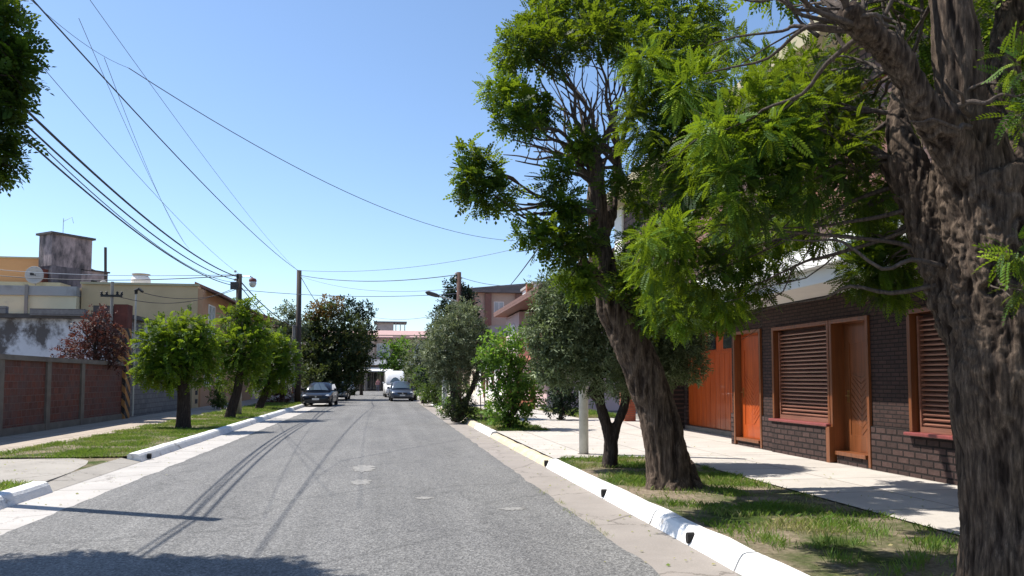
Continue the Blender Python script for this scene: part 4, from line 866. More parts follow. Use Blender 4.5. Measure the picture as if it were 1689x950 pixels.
for px, py in [(835, 110), (850, 120), (880, 110), (905, 118), (930, 100), (950, 110), (962, 100), (985, 110), (1003, 95), (1015, 115), (1030, 120), (1048, 110), (1070, 120), (890, 145), (1040, 200), (1020, 180), (995, 150), (975, 160), (940, 170), (925, 150), (1010, 205), (1035, 235), (960, 190), (1000, 180), (985, 195), (1050, 225), (900, 235), (860, 240), (850, 265), (845, 230), (865, 290), (880, 250), (830, 255), (830, 215)]:
    P = spline(wander(random.choice(fan), at(px, py, Y2+random.uniform(-1, .9)), .06, 5, .02), 3); tw.tube(P, lerp_list([.03, .018, .007], len(P)), 5)
    for j in range(2):
        q = P[int(len(P)*random.uniform(.4, .85))]; e = q+Vector((random.gauss(0, .18), random.gauss(0, .2), abs(random.gauss(.25, .15)))); P2 = spline(wander(q, e, .1, 3), 2); tw.tube(P2, lerp_list([.011, .004], len(P2)), 4)
for px, py in [(845, 335), (870, 335), (805, 345), (890, 355), (850, 355), (880, 350)]:
    P = spline(wander(at(985, 350, Y2-.3), at(px, py, 9.1), .05, 5, 0), 3); tw.tube(P, lerp_list([.04, .022, .008], len(P)), 6)
tw.build('bare_twigs', M['bark2'], t2, smooth=True)

# round grey-green tree with twin stems
t3 = thing('olive_tree', 'dense rounded grey green tree on two dark stems behind the leaning trunk', 'tree', tuple(at(1005, 768, 12.47))[:2]+(.12,), group='street trees on the right verge')
trunk(t3, [(tp(12.47, [(1006, 785), (1006, 762), (1007, 730), (1000, 700), (990, 665), (985, 630), (975, 590)]), [.17, .125, .115, .085, .075, .065, .05]),
           (tp(12.47, [(1008, 735), (1018, 700), (1030, 665), (1030, 620), (1045, 580)]), [.10, .08, .075, .065, .05]),
           (tp(12.47, [(988, 660), (975, 645), (1000, 610)]), [.06, .05, .04])], M['bark_dark'], .022, .010, 16, burl=.02)
C3 = [cl(1010, 535, 12.5, 88), cl(945, 540, 12.3, 62), cl(925, 495, 12.3, 44), cl(930, 590, 12.2, 46), cl(1090, 560, 12.5, 62), cl(1125, 590, 12.6, 38), cl(970, 485, 12.4, 45), cl(1040, 480, 12.5, 55), cl(1000, 600, 12.2, 52), cl(1060, 605, 12.4, 46), cl(900, 545, 12.3, 30), cl(905, 600, 12.3, 26), cl(1130, 550, 12.6, 34)]
crown(t3, C3, SPRIG, .18, 3600, M['leaf_grey'], droop=.0, tint=(.12, 1.2), shell=.55, rough=.15)
twigs(t3, tp(12.47, [(975, 590), (1045, 580)]), C3, M['bark_dark'], .03, .01, side=2)

# shrubs and trees further along the right
s1 = thing('broadleaf_shrub', 'bright broad leaved shrub standing at the near end of the grass strip', 'shrub', tuple(at(838, 705, 22.3))[:2]+(.12,))
C = [cl(815, 575, 22.4, 26), cl(845, 570, 22.2, 26), cl(862, 560, 22.4, 20), cl(800, 590, 22.3, 18), cl(830, 605, 22.2, 32), cl(860, 620, 22.3, 30), cl(875, 640, 22.4, 22), cl(830, 650, 22.2, 30), cl(850, 680, 22.3, 24), cl(820, 675, 22.2, 20), cl(865, 660, 22.5, 22), cl(838, 700, 22.3, 18)]
crown(s1, C, SPRIG_W, .27, 520, M['leaf_broad'], name='foliage', shell=.3, bright=(0, 1, 2))
mb = MB()
for i in range(9): P = spline(wander(at(838+random.uniform(-8, 8), 705, 22.3), at(random.uniform(805, 875), random.uniform(580, 660), 22.3+random.uniform(-.3, .3)), .08), 3); mb.tube(P, lerp_list([.035, .015], len(P)), 6)
mb.build('stems', M['bark_dark'], s1)
t5 = thing('olive_tree', 'airy silver green olive tree beyond the broad leaved shrub', 'tree', tuple(at(757, 690, 28.6))[:2]+(.12,), group='street trees on the right verge')
trunk(t5, [(tp(28.6, [(752, 695), (752, 665), (748, 640), (745, 610), (750, 570)]), [.2, .15, .13, .1, .07]), (tp(28.6, [(758, 690), (772, 655), (785, 625), (790, 590)]), [.14, .11, .09, .06])], M['bark_dark'], .04, .015, 10)
C = [cl(757, 555, 28.6, 46), cl(730, 580, 28.4, 32), cl(785, 580, 28.8, 32), cl(765, 525, 28.6, 26), cl(728, 605, 28.4, 22), cl(750, 610, 28.4, 34), cl(785, 610, 28.8, 24), cl(735, 545, 28.5, 22), cl(790, 550, 28.7, 22), cl(718, 585, 28.4, 16)]
crown(t5, C, SPRIG, .30, 620, M['leaf_olive'], shell=.4); twigs(t5, tp(28.6, [(750, 570), (790, 590)]), C, M['bark_dark'], .04, .012, side=2)
def bush(name, label, px, py, Y, clumps, leafm, per=160, size=.3, tpl=None, grp=None):
    o = thing(name, label, 'bush', tuple(at(px, py, Y))[:2]+(.12,), group=grp)
    crown(o, [cl(*c) for c in clumps], tpl or SPRIG_W, size*.85, per*2, M[leafm], name='foliage', shell=.3)
    mb = MB()
    for i in range(5): P = spline(wander(at(px+random.uniform(-4, 4), py, Y), Vector(cl(*random.choice(clumps))[0]), .08), 2); mb.tube(P, lerp_list([.04, .015], len(P)), 5)
    mb.build('stems', M['bark_dark'], o); return o
bush('dark_bush', 'dark round bush at the foot of the silver green olive tree', 760, 692, 27.7, [(768, 668, 27.7, 17), (750, 672, 27.6, 18), (778, 676, 27.8, 12), (738, 676, 27.6, 11), (760, 658, 27.7, 14), (762, 680, 27.6, 14)], 'leaf_big', 420, .2)
bush('leafy_bush', 'light green young bush between the olive stems', 737, 683, 31, [(737, 668, 31, 13), (730, 675, 31, 9), (768, 640, 31.5, 10)], 'leaf_broad', 380, .2)
st = thing('plant_stake', 'pair of thin dark sticks planted in the grass beside the broad leaved shrub', 'stake', tuple(at(797, 692, 26.5))[:2]+(.12,))
for px in (794, 801): MB().tube([at(px, 695, 26.5), at(px-2, 648, 26.5)], .018, 6).build('stick', M['postwood'], st)
bush('low_hedge', 'dark low hedge bush at the kerb beside the parked blue grey car', 708, 663, 46, [(708, 645, 46, 16), (720, 640, 45, 18), (700, 652, 47, 10), (726, 655, 44, 13), (715, 622, 46, 15), (735, 650, 42, 12)], 'leaf_bush', 330, .3)
GL = 'clipped round trees along the left kerb'
def far_tree(name, label, px, py, Y, clumps, leafm, per, size, tr=.18, tpl=None, shell=.4, grp=None, bark='bark_dark', drop=0):
    o = thing(name, label, 'tree', tuple(at(px, py, Y))[:2]+(.1,), group=grp); L = [cl(*c) for c in clumps]
    crown(o, L, tpl or SPRIG_W, size*.85, per*3, M[leafm], shell=shell, droop=drop, rs=(.8 if Y < 28 else .92) if grp == GL else 1)
    b = Vector((o.location.x, o.location.y, .0)); top = Vector(L[0][0])
    m1 = b.lerp(top, .5)+Vector((.1, 0, 0)); mb = MB(); P = spline([b, b+Vector((0, 0, .25)), m1, top], 4); mb.tube(P, lerp_list([tr*1.5, tr, tr*.8, tr*.4], len(P)), 10); mb.build('trunk', M[bark], o, smooth=True)
    twigs(o, [m1, b.lerp(top, .75)], L, M[bark], tr*.3, .02, side=1)
    return o
far_tree('conifer_tree', 'tall black green conifer behind the street lamp post on the right', 748, 660, 44, [(752, 500, 44, 22), (735, 520, 44, 18), (765, 510, 44, 20), (770, 490, 44, 12), (750, 475, 44, 15), (742, 545, 44, 28), (722, 545, 44, 14), (715, 565, 44, 14), (710, 590, 44, 16), (775, 530, 44, 16), (730, 600, 44, 26), (755, 580, 44, 30), (708, 615, 44, 14)], 'leaf_dark', 95, .5)
far_tree('green_tree', 'fresh green round tree above the white van', 655, 650, 78, [(655, 595, 78, 20), (642, 580, 78, 13), (668, 580, 78, 16), (650, 615, 78, 18), (672, 605, 78, 14), (640, 600, 78, 10), (660, 570, 78, 12)], 'leaf_broad', 26, .75)
far_tree('brownish_tree', 'sparse brownish tree between the green tree and the conifer', 685, 655, 60, [(687, 590, 60, 16), (697, 610, 60, 16), (680, 615, 60, 14), (690, 570, 60, 12), (700, 580, 60, 12)], 'leaf_olive', 45, .55, .14)
far_tree('shade_tree', 'dark leafy street tree behind the low hedge bush', 700, 658, 52, [(702, 620, 52, 18), (715, 605, 52, 16), (692, 632, 52, 13), (712, 632, 52, 16), (725, 620, 50, 18)], 'leaf_bush', 65, .5)
far_tree('pine_tree', 'small dark shrub tree at the gate behind the round grey green tree', 925, 690, 27, [(925, 655, 27, 20), (912, 668, 27, 15), (938, 668, 27, 18), (925, 635, 27, 15), (945, 645, 27, 15)], 'leaf_dark', 260, .28, .07)

# left row of round street trees
GL = 'clipped round trees along the left kerb'
far_tree('round_tree', 'clipped round tree nearest on the left, broad bright crown on thick dark trunk', 302, 712, 24.8, [(292, 575, 24.8, 46), (258, 570, 24.8, 32), (330, 575, 24.8, 32), (270, 545, 24.7, 26), (312, 545, 24.9, 30), (245, 600, 24.7, 24), (345, 560, 24.9, 22), (285, 610, 24.6, 30), (325, 612, 24.8, 26), (240, 620, 24.6, 16), (262, 615, 24.6, 22), (340, 595, 25, 20)], 'leaf_round', 330, .28, .22, tpl=FROND_S, shell=.6, grp=GL, drop=.05)
far_tree('round_tree', 'clipped tree with forked pale trunk between nearest round tree and utility pole', 380, 690, 31, [(398, 575, 31, 34), (385, 530, 31.5, 20), (410, 520, 31.5, 18), (398, 508, 31.5, 12), (360, 590, 31, 22), (420, 585, 31, 24), (430, 540, 31.5, 14), (375, 620, 31, 18), (405, 610, 31, 22), (380, 560, 31, 16), (425, 560, 31, 18)], 'leaf_round', 190, .36, .2, tpl=FROND_S, shell=.55, grp=GL, drop=.05)
far_tree('round_tree', 'third clipped round tree of the left row, just before the tall dark post', 428, 678, 40, [(448, 600, 40, 32), (430, 585, 40, 20), (465, 580, 40, 22), (475, 605, 40, 16), (440, 628, 40, 20), (465, 625, 40, 17), (455, 565, 40, 16)], 'leaf_round', 140, .42, .2, tpl=FROND_S, shell=.55, grp=GL, drop=.05)
far_tree('pale_tree', 'loose pale green tree rising behind the third round tree', 465, 668, 56, [(470, 530, 56, 20), (455, 545, 56, 15), (480, 512, 56, 12), (488, 540, 56, 18), (465, 560, 56, 18)], 'leaf_olive', 60, .5, .15)
far_tree('spreading_tree', 'big dark spreading tree shading the parked cars, orange tinged at the top', 540, 655, 62, [(548, 590, 62, 44), (520, 570, 62, 30), (580, 575, 62, 28), (540, 540, 62, 34), (575, 545, 62, 24), (515, 540, 62, 20), (520, 610, 61, 26), (560, 618, 61, 30), (590, 595, 62, 18), (508, 590, 60, 18), (585, 610, 62, 18), (510, 625, 58, 20)], 'leaf_big', 62, .62, .3, shell=.6)
sp = bpy.context.scene.objects['spreading_tree']
crown(sp, [cl(535, 512, 61.5, 18), cl(552, 506, 62, 12), cl(520, 520, 61.5, 11)], SPRIG_W, .5, 150, M['leaf_orange'], name='turning_crown', shell=.4)
far_tree('araucaria_tree', 'black green araucaria like tree behind the big spreading tree', 596, 648, 80, [(592, 530, 80, 16), (578, 510, 80, 12), (602, 515, 80, 12), (607, 545, 80, 12), (598, 560, 80, 14), (570, 500, 80, 7), (600, 502, 80, 6), (610, 565, 80, 8), (590, 580, 80, 12)], 'leaf_dark', 36, .8)
pt = far_tree('plum_tree', 'small purple red leaved tree behind the brick garden wall', 160, 660, 29, [(155, 565, 29, 30), (130, 580, 29, 22), (180, 570, 29, 22), (165, 535, 29, 22), (165, 515, 29, 10), (110, 585, 29, 16), (190, 590, 29, 18), (145, 548, 29, 18), (190, 545, 29, 10), (200, 570, 29, 8)], 'leaf_red', 150, .26, .1, shell=.2)
bush('conical_shrub', 'small yellowish conical shrub beside the yellow gatepost', 360, 672, 40, [(360, 658, 40, 12), (360, 645, 40, 8), (362, 665, 40, 10), (363, 638, 40, 4)], 'leaf_bush', 500, .22)
bush('dark_bush', 'dark red flowering bush behind the third round tree', 460, 668, 50, [(455, 655, 50, 14), (470, 652, 50, 14), (442, 658, 50, 10), (462, 642, 50, 10)], 'leaf_red', 130, .35)
# foreground tree at the left edge
t6 = thing('acacia_tree', 'dark foreground tree whose hanging foliage enters at the upper left corner', 'tree', (-5.5, 7.2, .12))
C = [cl(5, 60, 8.0, 44), cl(18, 110, 8.0, 34), cl(-5, 150, 8.0, 42), cl(0, 220, 8.0, 36), cl(8, 262, 8.0, 24), cl(-12, 285, 8.0, 22), cl(38, 88, 8.0, 18), cl(22, 180, 8.0, 18), cl(-60, 120, 8.1, 70), cl(-70, 230, 8.1, 60), cl(-50, 30, 8.2, 60), cl(-150, 100, 8.2, 90), cl(-170, 240, 8.2, 80), cl(10, 20, 8.1, 24), cl(-260, 180, 8.3, 90), cl(-120, -60, 8.2, 110)]
crown(t6, C, FROND_S, .15, 3400, M['leaf_near'], droop=.3, shell=.15, rs=.9, tint=(0, .72))
trunk(t6, [([(-5.5, 7.2, 0), (-5.5, 7.2, .5), (-5.45, 7.2, 1.6), (-5.3, 7.2, 2.7)], [.36, .27, .24, .23]), ([(-5.4, 7.2, 2.4), (-4.8, 7.2, 3.6), (-4.1, 7.2, 4.8)], [.2, .14, .07]), ([(-5.4, 7.2, 2.4), (-5.7, 7.4, 4), (-5.6, 7.3, 6)], [.2, .14, .07])], M['bark_dark'], .04)
twigs(t6, [(-4.1, 7.2, 4.8), (-4.8, 7.2, 3.6), (-5.7, 7.4, 4)], C, M['bark_dark'], .03, .008, side=2)

# ------------------------------------------------------------------ posts, lamps, cables
GP = 'utility poles along the street'
def pole(name, label, x, y, z0, h, r0, r1, m, group=GP, extra=None, lean=0):
    o = thing(name, label, 'pole', (x, y, z0), group=group)
    MB().tube([(x, y, z0), (x+lean*.5, y, z0+h*.5), (x+lean, y, z0+h)], [r0, (r0+r1)/2, r1], 14).build('post', m, o, smooth=True); return o
pA = at(392, 685, 33); A0 = Vector((pA.x, 33, .12)); Atop = at(394.5, 452, 33)
A = thing('street_lamp_pole', 'dark wooden pole with globe street lamp and thick cable bundle, left side', 'lamp pole', tuple(A0), group=GP)
AM = A0.lerp(Atop, .38)
MB().tube([AM, Atop], [.13, .115], 14).build('post', M['postwood'], A, smooth=True); MB().tube([A0, AM+Vector((0, 0, .05))], [.16, .14], 14).build('lower_post', M['postgrey'], A, smooth=True)
MB().tube([Atop+Vector((0, 0, -.15)), at(402, 456, 32.9), at(412, 456, 32.8), at(417, 458, 32.8)], .025, 6).build('lamp_arm', M['metal'], A)
lc = at(417, 459, 32.8); MB().lathe(tuple(lc), [(.02, .02), (.13, -.02), (.16, -.10), (.15, -.14)], 14).build('lamp_cap', M['lamp_red'], A); lg = MB().lathe(tuple(lc), [(.14, -.14), (.15, -.22), (.11, -.34), (.05, -.38)], 14).build('lamp_globe', M['lamp_glass'], A, smooth=True)
b = MB(); c = at(391, 470, 32.85)
b.box(c.x-.25, c.x+.05, c.y-.1, c.y+.1, c.z-.18, c.z+.12); b.build('junction_box', M['dconc'], A)
for dz in (.05, -.12, -.3): q = Atop+Vector((-.14, -.1, dz)); MB().lathe(tuple(q), [(.03, 0), (.06, .02), (.05, .08), (.02, .1)], 8).build('insulator', M['lamp_glass'], A)
B0 = Vector((at(491, 662, 50).x, 50, .12)); Btop = at(493.5, 446, 50)
B = thing('utility_pole', 'tallest dark wooden utility pole standing beside the dark parked car', 'pole', tuple(B0), group=GP)
MB().tube([B0, Btop], [.2, .15], 14).build('post', M['postwood'], B, smooth=True); q = B0.lerp(Btop, .16)+Vector((-.28, -.1, .1)); MB().tube([q-Vector((0, 0, 1.3)), q+Vector((0, 0, 3.5))], .10, 8).build('side_conduit', M['postgrey'], B); MB().box(q.x-.14, q.x+.14, q.y-.16, q.y-.1, q.z-.3, q.z+.5).build('meter_box', M['concpole'], B)
Cb = Vector((at(757, 680, 33.5).x, 33.5, .12)); Ct = at(757, 449, 33.5)
Cp = thing('street_lamp_pole', 'reddish wooden pole with long slanted lamp arm over the road, right side', 'lamp pole', tuple(Cb), group=GP)
MB().tube([Cb, Ct], [.13, .10], 12).build('post', M['brownpost'], Cp, smooth=True); MB().tube([at(754, 497, 33.4), at(735, 491, 33), at(722, 487.5, 32.8)], .035, 8).build('lamp_arm', M['concpole'], Cp); 
a_, b_ = at(724, 488.5, 32.8), at(702, 482, 32.4); MB().tube([a_, a_.lerp(b_, .2), a_.lerp(b_, .8), b_], [.05, .09, .10, .03], 10).build('lamp_head', M['dconc'], Cp)
for dz in (-.1, -.3): MB().lathe(tuple(Ct+Vector((-.14, 0, dz))), [(.03, 0), (.06, .03), (.02, .1)], 8).build('insulator', M['lamp_glass'], Cp)
D0 = Vector((at(733, 672, 38).x, 38, .12)); Dp = thing('concrete_post', 'pale grey concrete post at the kerb left of the olive tree', 'post', tuple(D0)); MB().tube([D0, D0+Vector((0, 0, 3.4))], .13, 12).build('post', M['concpole'], Dp)
W0 = Vector((at(963, 748, 14.6).x, 14.6, .13)); Wp = thing('white_post', 'whitewashed round steel post rising into the round grey green tree', 'post', tuple(W0))
MB().tube([W0, W0+Vector((0, 0, 4.6))], .092, 18).build('post', M['concpole'], Wp, smooth=True); MB().tube([W0-Vector((0, 0, .02)), W0+Vector((0, 0, .015))], .13, 16).build('base_ring', M['conc'], Wp)
F0 = Vector((at(903, 700, 26.5).x, 26.5, .13))
P0 = pole('utility_pole', 'wooden pole just outside the left edge whose shadow crosses the road', -5.42, 11.05, .1, 6.0, .12, .10, M['postwood'])
Q0 = pole('utility_pole', 'wooden pole behind the viewer on the left kerb carrying the cables', -5.5, -3, .1, 8.2, .14, .11, M['postwood'])
# far tiny poles
for (px, Y, tpx, lb) in [(602, 100, 598, 'thin far pole before the corner shop'), (1, 1, 1, '')][:1]:
    b0 = at(px, 645, Y); o = thing('utility_pole', lb, 'pole', (b0.x, Y, .1), group=GP); MB().tube([(b0.x, Y, .1), (b0.x, Y, 5.5)], .07, 8).build('post', M['postgrey'], o)
def cable(label, a, b, sag=.3, r=.011, m='cable', n=26, group='overhead cables'):
    a = Vector(a); b = Vector(b); P = [a.lerp(b, i/n)-Vector((0, 0, sag*4*(i/n)*(1-i/n))) for i in range(n+1)]
    o = MB().tube(P, r, 6).build('overhead_cable', M[m], smooth=True); return tag(o, label, 'cable', group)
P0t = Vector((-5.42, 11.05, 5.75))
cable('thickest black cable bundle sweeping from lamp pole up to upper left foliage', Atop+Vector((-.1, 0, -.1)), P0t+Vector((.05, 0, .02)), .42, .021)
cable('second thick cable just under the thickest bundle on the left', Atop+Vector((-.1, 0, -.25)), P0t+Vector((0, 0, -.14)), .50, .016)
cable('lowest thick cable of the bundle, ending lowest on the lamp pole', Atop+Vector((-.12, 0, -.5)), P0t+Vector((-.02, 0, -.34)), .50, .016)
cable('thin grey cable inside the left bundle', Atop+Vector((-.1, 0, -.36)), P0t+Vector((0, 0, -.2)), .62, .010, 'cable_g')
cable('thick cable continuing from the near pole over the viewer', P0t, (-5.5, -3, 6.4), .3, .02)
cable('second cable continuing from the near pole over the viewer', P0t+Vector((0, 0, -.14)), (-5.5, -3, 6.2), .35, .014)
cable('black cable running straight from the tallest pole to the top of the photo', Btop+Vector((0, 0, -.05)), (-5.5, -3, 8.0), .75, .013)
cable('faint grey cable parallel to the one from the tallest pole', Btop+Vector((.05, 0, -.15)), at(120, -40, 12), .35, .005, 'cable_g')
cable('thin cable from the bundle pole going up left past the foliage', Atop, at(40, 75, 11), .25, .005, 'cable_g')
cable('long faint cable crossing the sky from upper left to the leaning tree', at(30, -20, 12), at(212, 112, 18), .15, .005, 'cable_g')
cable('long faint cable over the street middle reaching the leaning tree', at(212, 112, 18), at(850, 397, 34), .9, .011, 'cable_g')
cable('steep thin cable dropping from the crossing cable to the yellow house roof', at(172, 95, 16), at(312, 410, 44), .5, .006, 'cable_g')
cable('lower piece of the thin cable joining the bundle pole', at(130, 30, 13), at(305, 402, 30), .2, .005, 'cable_g')
cable('horizontal cable from lamp pole across the yellow roof to the far left', Atop+Vector((0, 0, -.05)), at(-20, 453, 45), .25, .02)
cable('upper faint horizontal cable over the stained rooftops', Atop+Vector((0, 0, -.02)), at(-20, 443, 52), .2, .014, 'cable_g')
cable('slack cable hanging between service mast and lamp pole', (-10.2, 30.6, 4.8), Atop+Vector((0, 0, -.5)), .5, .012)
cable('lower slack cable hanging in front of the yellow house wall', (-9.4, 31.2, 5.0), Atop+Vector((0, 0, -.6)), .35, .012)
cable('cable from lamp pole down behind toward the tallest pole', Atop+Vector((.05, 0, -.3)), at(490, 540, 50), .3, .025)
cable('second cable from lamp pole toward the tallest pole', Atop+Vector((.05, 0, -.5)), at(490, 560, 50), .3, .018)
cable('horizontal cable between the tallest pole and the right lamp pole', Btop+Vector((0, 0, -.3)), Ct+Vector((0, 0, -.1)), .35, .018)
cable('slacker cable between the tallest pole and the right lamp pole', Btop+Vector((0, 0, -.35)), Ct+Vector((0, 0, -.7)), .5, .010, 'cable_g')
cable('low horizontal cable across the street at tree top height', at(398, 478, 33), at(757, 484, 33.5), .2, .012, 'cable_g')
cable('cable from the right lamp pole toward the pink house', Ct+Vector((0, 0, -.2)), at(885, 465, 40), .3, .012, 'cable_g')
cable('thin cable rising from the tallest pole towards the leaning tree', Btop, at(860, 408, 40), .5, .012, 'cable_g')
cable('thick black service cable dropping to the right rooftops beside the leaning tree', at(842, 470, 40), at(905, 385, 17), .05, .02)
cable('far faint cable crossing the street before the corner shop', at(610, 522, 70), at(720, 520, 60), .3, .015, 'cable_g')
cable('faint cable from the tallest pole down to the big spreading tree', Btop+Vector((.05, 0, -.3)), at(560, 540, 80), .5, .02, 'cable_g')

# ------------------------------------------------------------------ cars
def paint(name, c, metal=.4, rough=.28):
    m, n, l, p = new_mat(name); p.inputs['Base Color'].default_value = (*c, 1); p.inputs['Metallic'].default_value = metal; p.inputs['Roughness'].default_value = rough
    p.inputs['Coat Weight'].default_value = .35; p.inputs['Coat Roughness'].default_value = .1
    bump(n, l, p, noise_n(n, l, coords(n, l), 3, 3), .02, .01); return m
M['chrome'] = mat('chrome', (.7, .7, .7), .15, .05, 10, metal=1); M['headlamp'] = mat('headlamp_glass', (.6, .62, .64), .08, .05, 10, spec=1)
M['tyre'] = mat('tyre', (.02, .02, .02), .85, .2, 30); M['rim'] = mat('alloy_rim', (.45, .45, .46), .3, .1, 20, metal=.9); M['plate'] = mat('plate', (.55, .56, .56), .5, .05, 10)
M['amber'] = mat('amber_lens', (.5, .2, .03), .3, .1, 5); M['carglass'] = mat('car_glass', (.05, .07, .085), .05, .1, 2, spec=1)
def loft(stations, k=20, cap=True):         # stations: (y, zb, zt, hw, n-exponent)
    mb = MB(); V = []; F = []
    for (y, zb, zt, hw, e) in stations:
        zc, hz = (zb+zt)/2, (zt-zb)/2
        for i in range(k):
            a = 2*math.pi*i/k; ca, sa = math.cos(a), math.sin(a)
            V.append((hw*math.copysign(abs(ca)**e, ca), y, zc+hz*math.copysign(abs(sa)**e, sa)))
    m = len(stations)
    for i in range(m-1):
        for j in range(k): F.append((i*k+j, (i+1)*k+j, (i+1)*k+(j+1) % k, i*k+(j+1) % k))
    F.append(tuple(range(k))); F.append(tuple(range(m*k-1, (m-1)*k-1, -1)))
    return mb.add(V, F)
def car(label, cat, x, y, rz, pm, L=4.2, W=1.7, H=1.46, hood=.95, ws=1.75, kind='hatch', group='vehicles in the street', rack=False):
    c = thing('parked_car' if kind != 'van' else 'van', label, cat, (x, y, .004), rz, group); w = W/2; h0 = -L/2
    van = kind == 'van'; belt = .93 if not van else 1.25
    zh = .78 if not van else 1.05
    if van: st = [(h0, .35, .72, w*.80, .35), (h0+.12, .26, .92, w*.95, .35), (h0+.7, .22, 1.12, w*.99, .3), (h0+1.1, .2, belt, w, .25), (L/2-.3, .2, belt, w, .2), (L/2, .3, belt-.02, w*.96, .2)]
    else: st = [(h0, .34, .60, w*.70, .5), (h0+.08, .22, .70, w*.88, .42), (h0+.35, .19, zh-.02, w*.97, .36), (h0+.9, .18, zh+.06, w, .34), (h0+hood+.25, .18, belt, w, .32), (0, .18, belt+.02, w, .3), (L/2-.75, .18, belt+.04, w*.99, .3), (L/2-.15, .22, belt, w*.94, .34), (L/2, .34, belt-.16, w*.82, .4)]
    body = loft(st).build('body', pm, c, local=True, smooth=True)
    if van: cab = [(h0+.75, belt-.05, belt+.02, w*.90, .3), (h0+1.45, belt-.05, H-.12, w*.86, .3), (h0+1.75, belt-.05, H, w*.85, .28), (L/2-.15, belt-.05, H, w*.86, .25), (L/2-.02, belt-.05, H-.1, w*.84, .25)]
    else: cab = [(h0+hood+.05, belt-.12, belt-.02, w*.86, .4), (h0+hood+.45, belt-.1, belt+.26, w*.83, .45), (h0+ws, belt-.1, H-.03, w*.74, .5), (h0+ws+.5, belt-.1, H, w*.74, .5), (L/2-1.0, belt-.1, H-.03, w*.74, .5), (L/2-.35, belt-.1, belt+.25, w*.80, .45), (L/2-.12, belt-.1, belt, w*.82, .4)]
    ro = loft(cab).build('cabin', pm, c, local=True, smooth=True)
    # windscreen as a curved pane standing proud of the cabin
    if van: y0, z0, y1, z1, wa, wb = h0+.80, belt+.06, h0+1.50, H-.22, w*.84, w*.74
    else: y0, z0, y1, z1, wa, wb = h0+hood+.10, belt+.02, h0+ws-.02, H-.10, w*.80, w*.62
    V = []; F = []; nx = 9
    for j in range(4):
        t = j/3; 
        for i in range(nx):
            s = -1+2*i/(nx-1); ww = wa+(wb-wa)*t; V.append((s*ww, y0+(y1-y0)*t-.05+.10*s*s, z0+(z1-z0)*t+.035-.03*s*s))
    for j in range(3):
        for i in range(nx-1): F.append((j*nx+i, j*nx+i+1, (j+1)*nx+i+1, (j+1)*nx+i))
    MB().add(V, F).build('windscreen', M['carglass'], c, local=True, smooth=True)
    for s in (-1, 1):
        a, b_ = (h0+hood+.55, L/2-.55) if not van else (h0+1.15, h0+2.2)
        zb_, zt_ = belt+.03, H-.13 if not van else H-.45
        xo, xi = w*.86, w*.76
        g = MB(); pts = [(a, zb_), (b_, zb_), (b_-.35 if not van else b_, zt_), (a+.65 if not van else a+.45, zt_)]
        g.add([(s*(xo if z == zb_ else xi)+s*.012, yy, z) for yy, z in pts]+[(s*(xo if z == zb_ else xi)-s*.03, yy, z) for yy, z in pts], [(0, 1, 2, 3) if s > 0 else (3, 2, 1, 0), (4, 5, 1, 0), (5, 6, 2, 1), (6, 7, 3, 2), (7, 4, 0, 3)]).build('side_window', M['carglass'], c, local=True)
        mi = MB(); mi.box(s*(w+.02), s*(w+.18), h0+hood+.42, h0+hood+.5, belt-.0, belt+.14); mi.box(s*w*.86, s*(w+.03), h0+hood+.45, h0+hood+.49, belt+.0, belt+.05); mi.build('wing_mirror', pm, c, local=True, bevel=.02)
        hz = .62 if not van else .86
        hl = loft([(h0+.03, hz-.02, hz+.05, .10, .7), (h0+.10, hz-.07, hz+.08, .17, .6), (h0+.26, hz-.06, hz+.10, .17, .6)], 14); hl.v = [(x_+s*w*.70, y_+.03, z_) for x_, y_, z_ in hl.v]; hl.build('headlight', M['headlamp'], c, local=True, smooth=True)
        fl = MB().box(s*w*.62-.07, s*w*.62+.07, h0+.035, h0+.16, .30, .37); fl.build('fog_light', M['headlamp'], c, local=True, bevel=.02)
        for yy in (h0+.82, L/2-.78):
            wh = MB(); R_ = .31 if not van else .34; xx = s*(w-.2)
            wh.tube([(xx, yy, R_), (xx+s*.02, yy, R_), (xx+s*.17, yy, R_), (xx+s*.195, yy, R_)], [R_*.9, R_, R_, R_*.93], 28); wo = wh.build('wheel', M['tyre'], c, local=True, smooth=False)
            rm = MB().tube([(xx+s*.19, yy, R_), (xx+s*.202, yy, R_)], [R_*.62, R_*.55], 20)
            rm.build('rim', M['rim'], wo, local=True)
            ar = MB(); ar.add([(s*(w+.004), yy+(R_+.07)*math.cos(t), R_+(R_+.07)*math.sin(t)) for t in np.linspace(-.3, math.pi+.3, 18)]+[(s*(w-.25), yy+(R_+.07)*math.cos(t), R_+(R_+.07)*math.sin(t)) for t in np.linspace(-.3, math.pi+.3, 18)], [(i, i+1, i+19, i+18) for i in range(17)]+[tuple(range(18))]).build('wheel_arch', M['black'], c, local=True)
    zg = .60 if not van else .80
    MB().box(-w*.42, w*.42, h0-.006, h0+.12, zg-.06, zg+.055).build('grille', M['black'], c, local=True, bevel=.02)
    MB().box(-.055, .055, h0-.02, h0+.02, zg-.04, zg+.04).build('badge', M['chrome'], c, local=True, bevel=.015)
    MB().box(-w*.72, w*.72, h0+.0, h0+.25, .22, .37).build('lower_intake', M['black'], c, local=True, bevel=.03)
    MB().box(-w*.86, w*.86, h0+.02, h0+.28, .395, .47).build('bumper', pm if not van else M['black'], c, local=True, bevel=.03)
    MB().box(-.2, .2, h0-.025, h0-.005, .40, .51).build('number_plate', M['plate'], c, local=True)
    if rack:
        for s in (-1, 1): MB().tube([(s*w*.62, h0+ws+.2, H+.0), (s*w*.62, h0+ws+.25, H+.05), (s*w*.62, L/2-1.0, H+.04), (s*w*.62, L/2-.95, H)], .015, 6).build('roof_rail', M['black'], c, local=True)
    return c
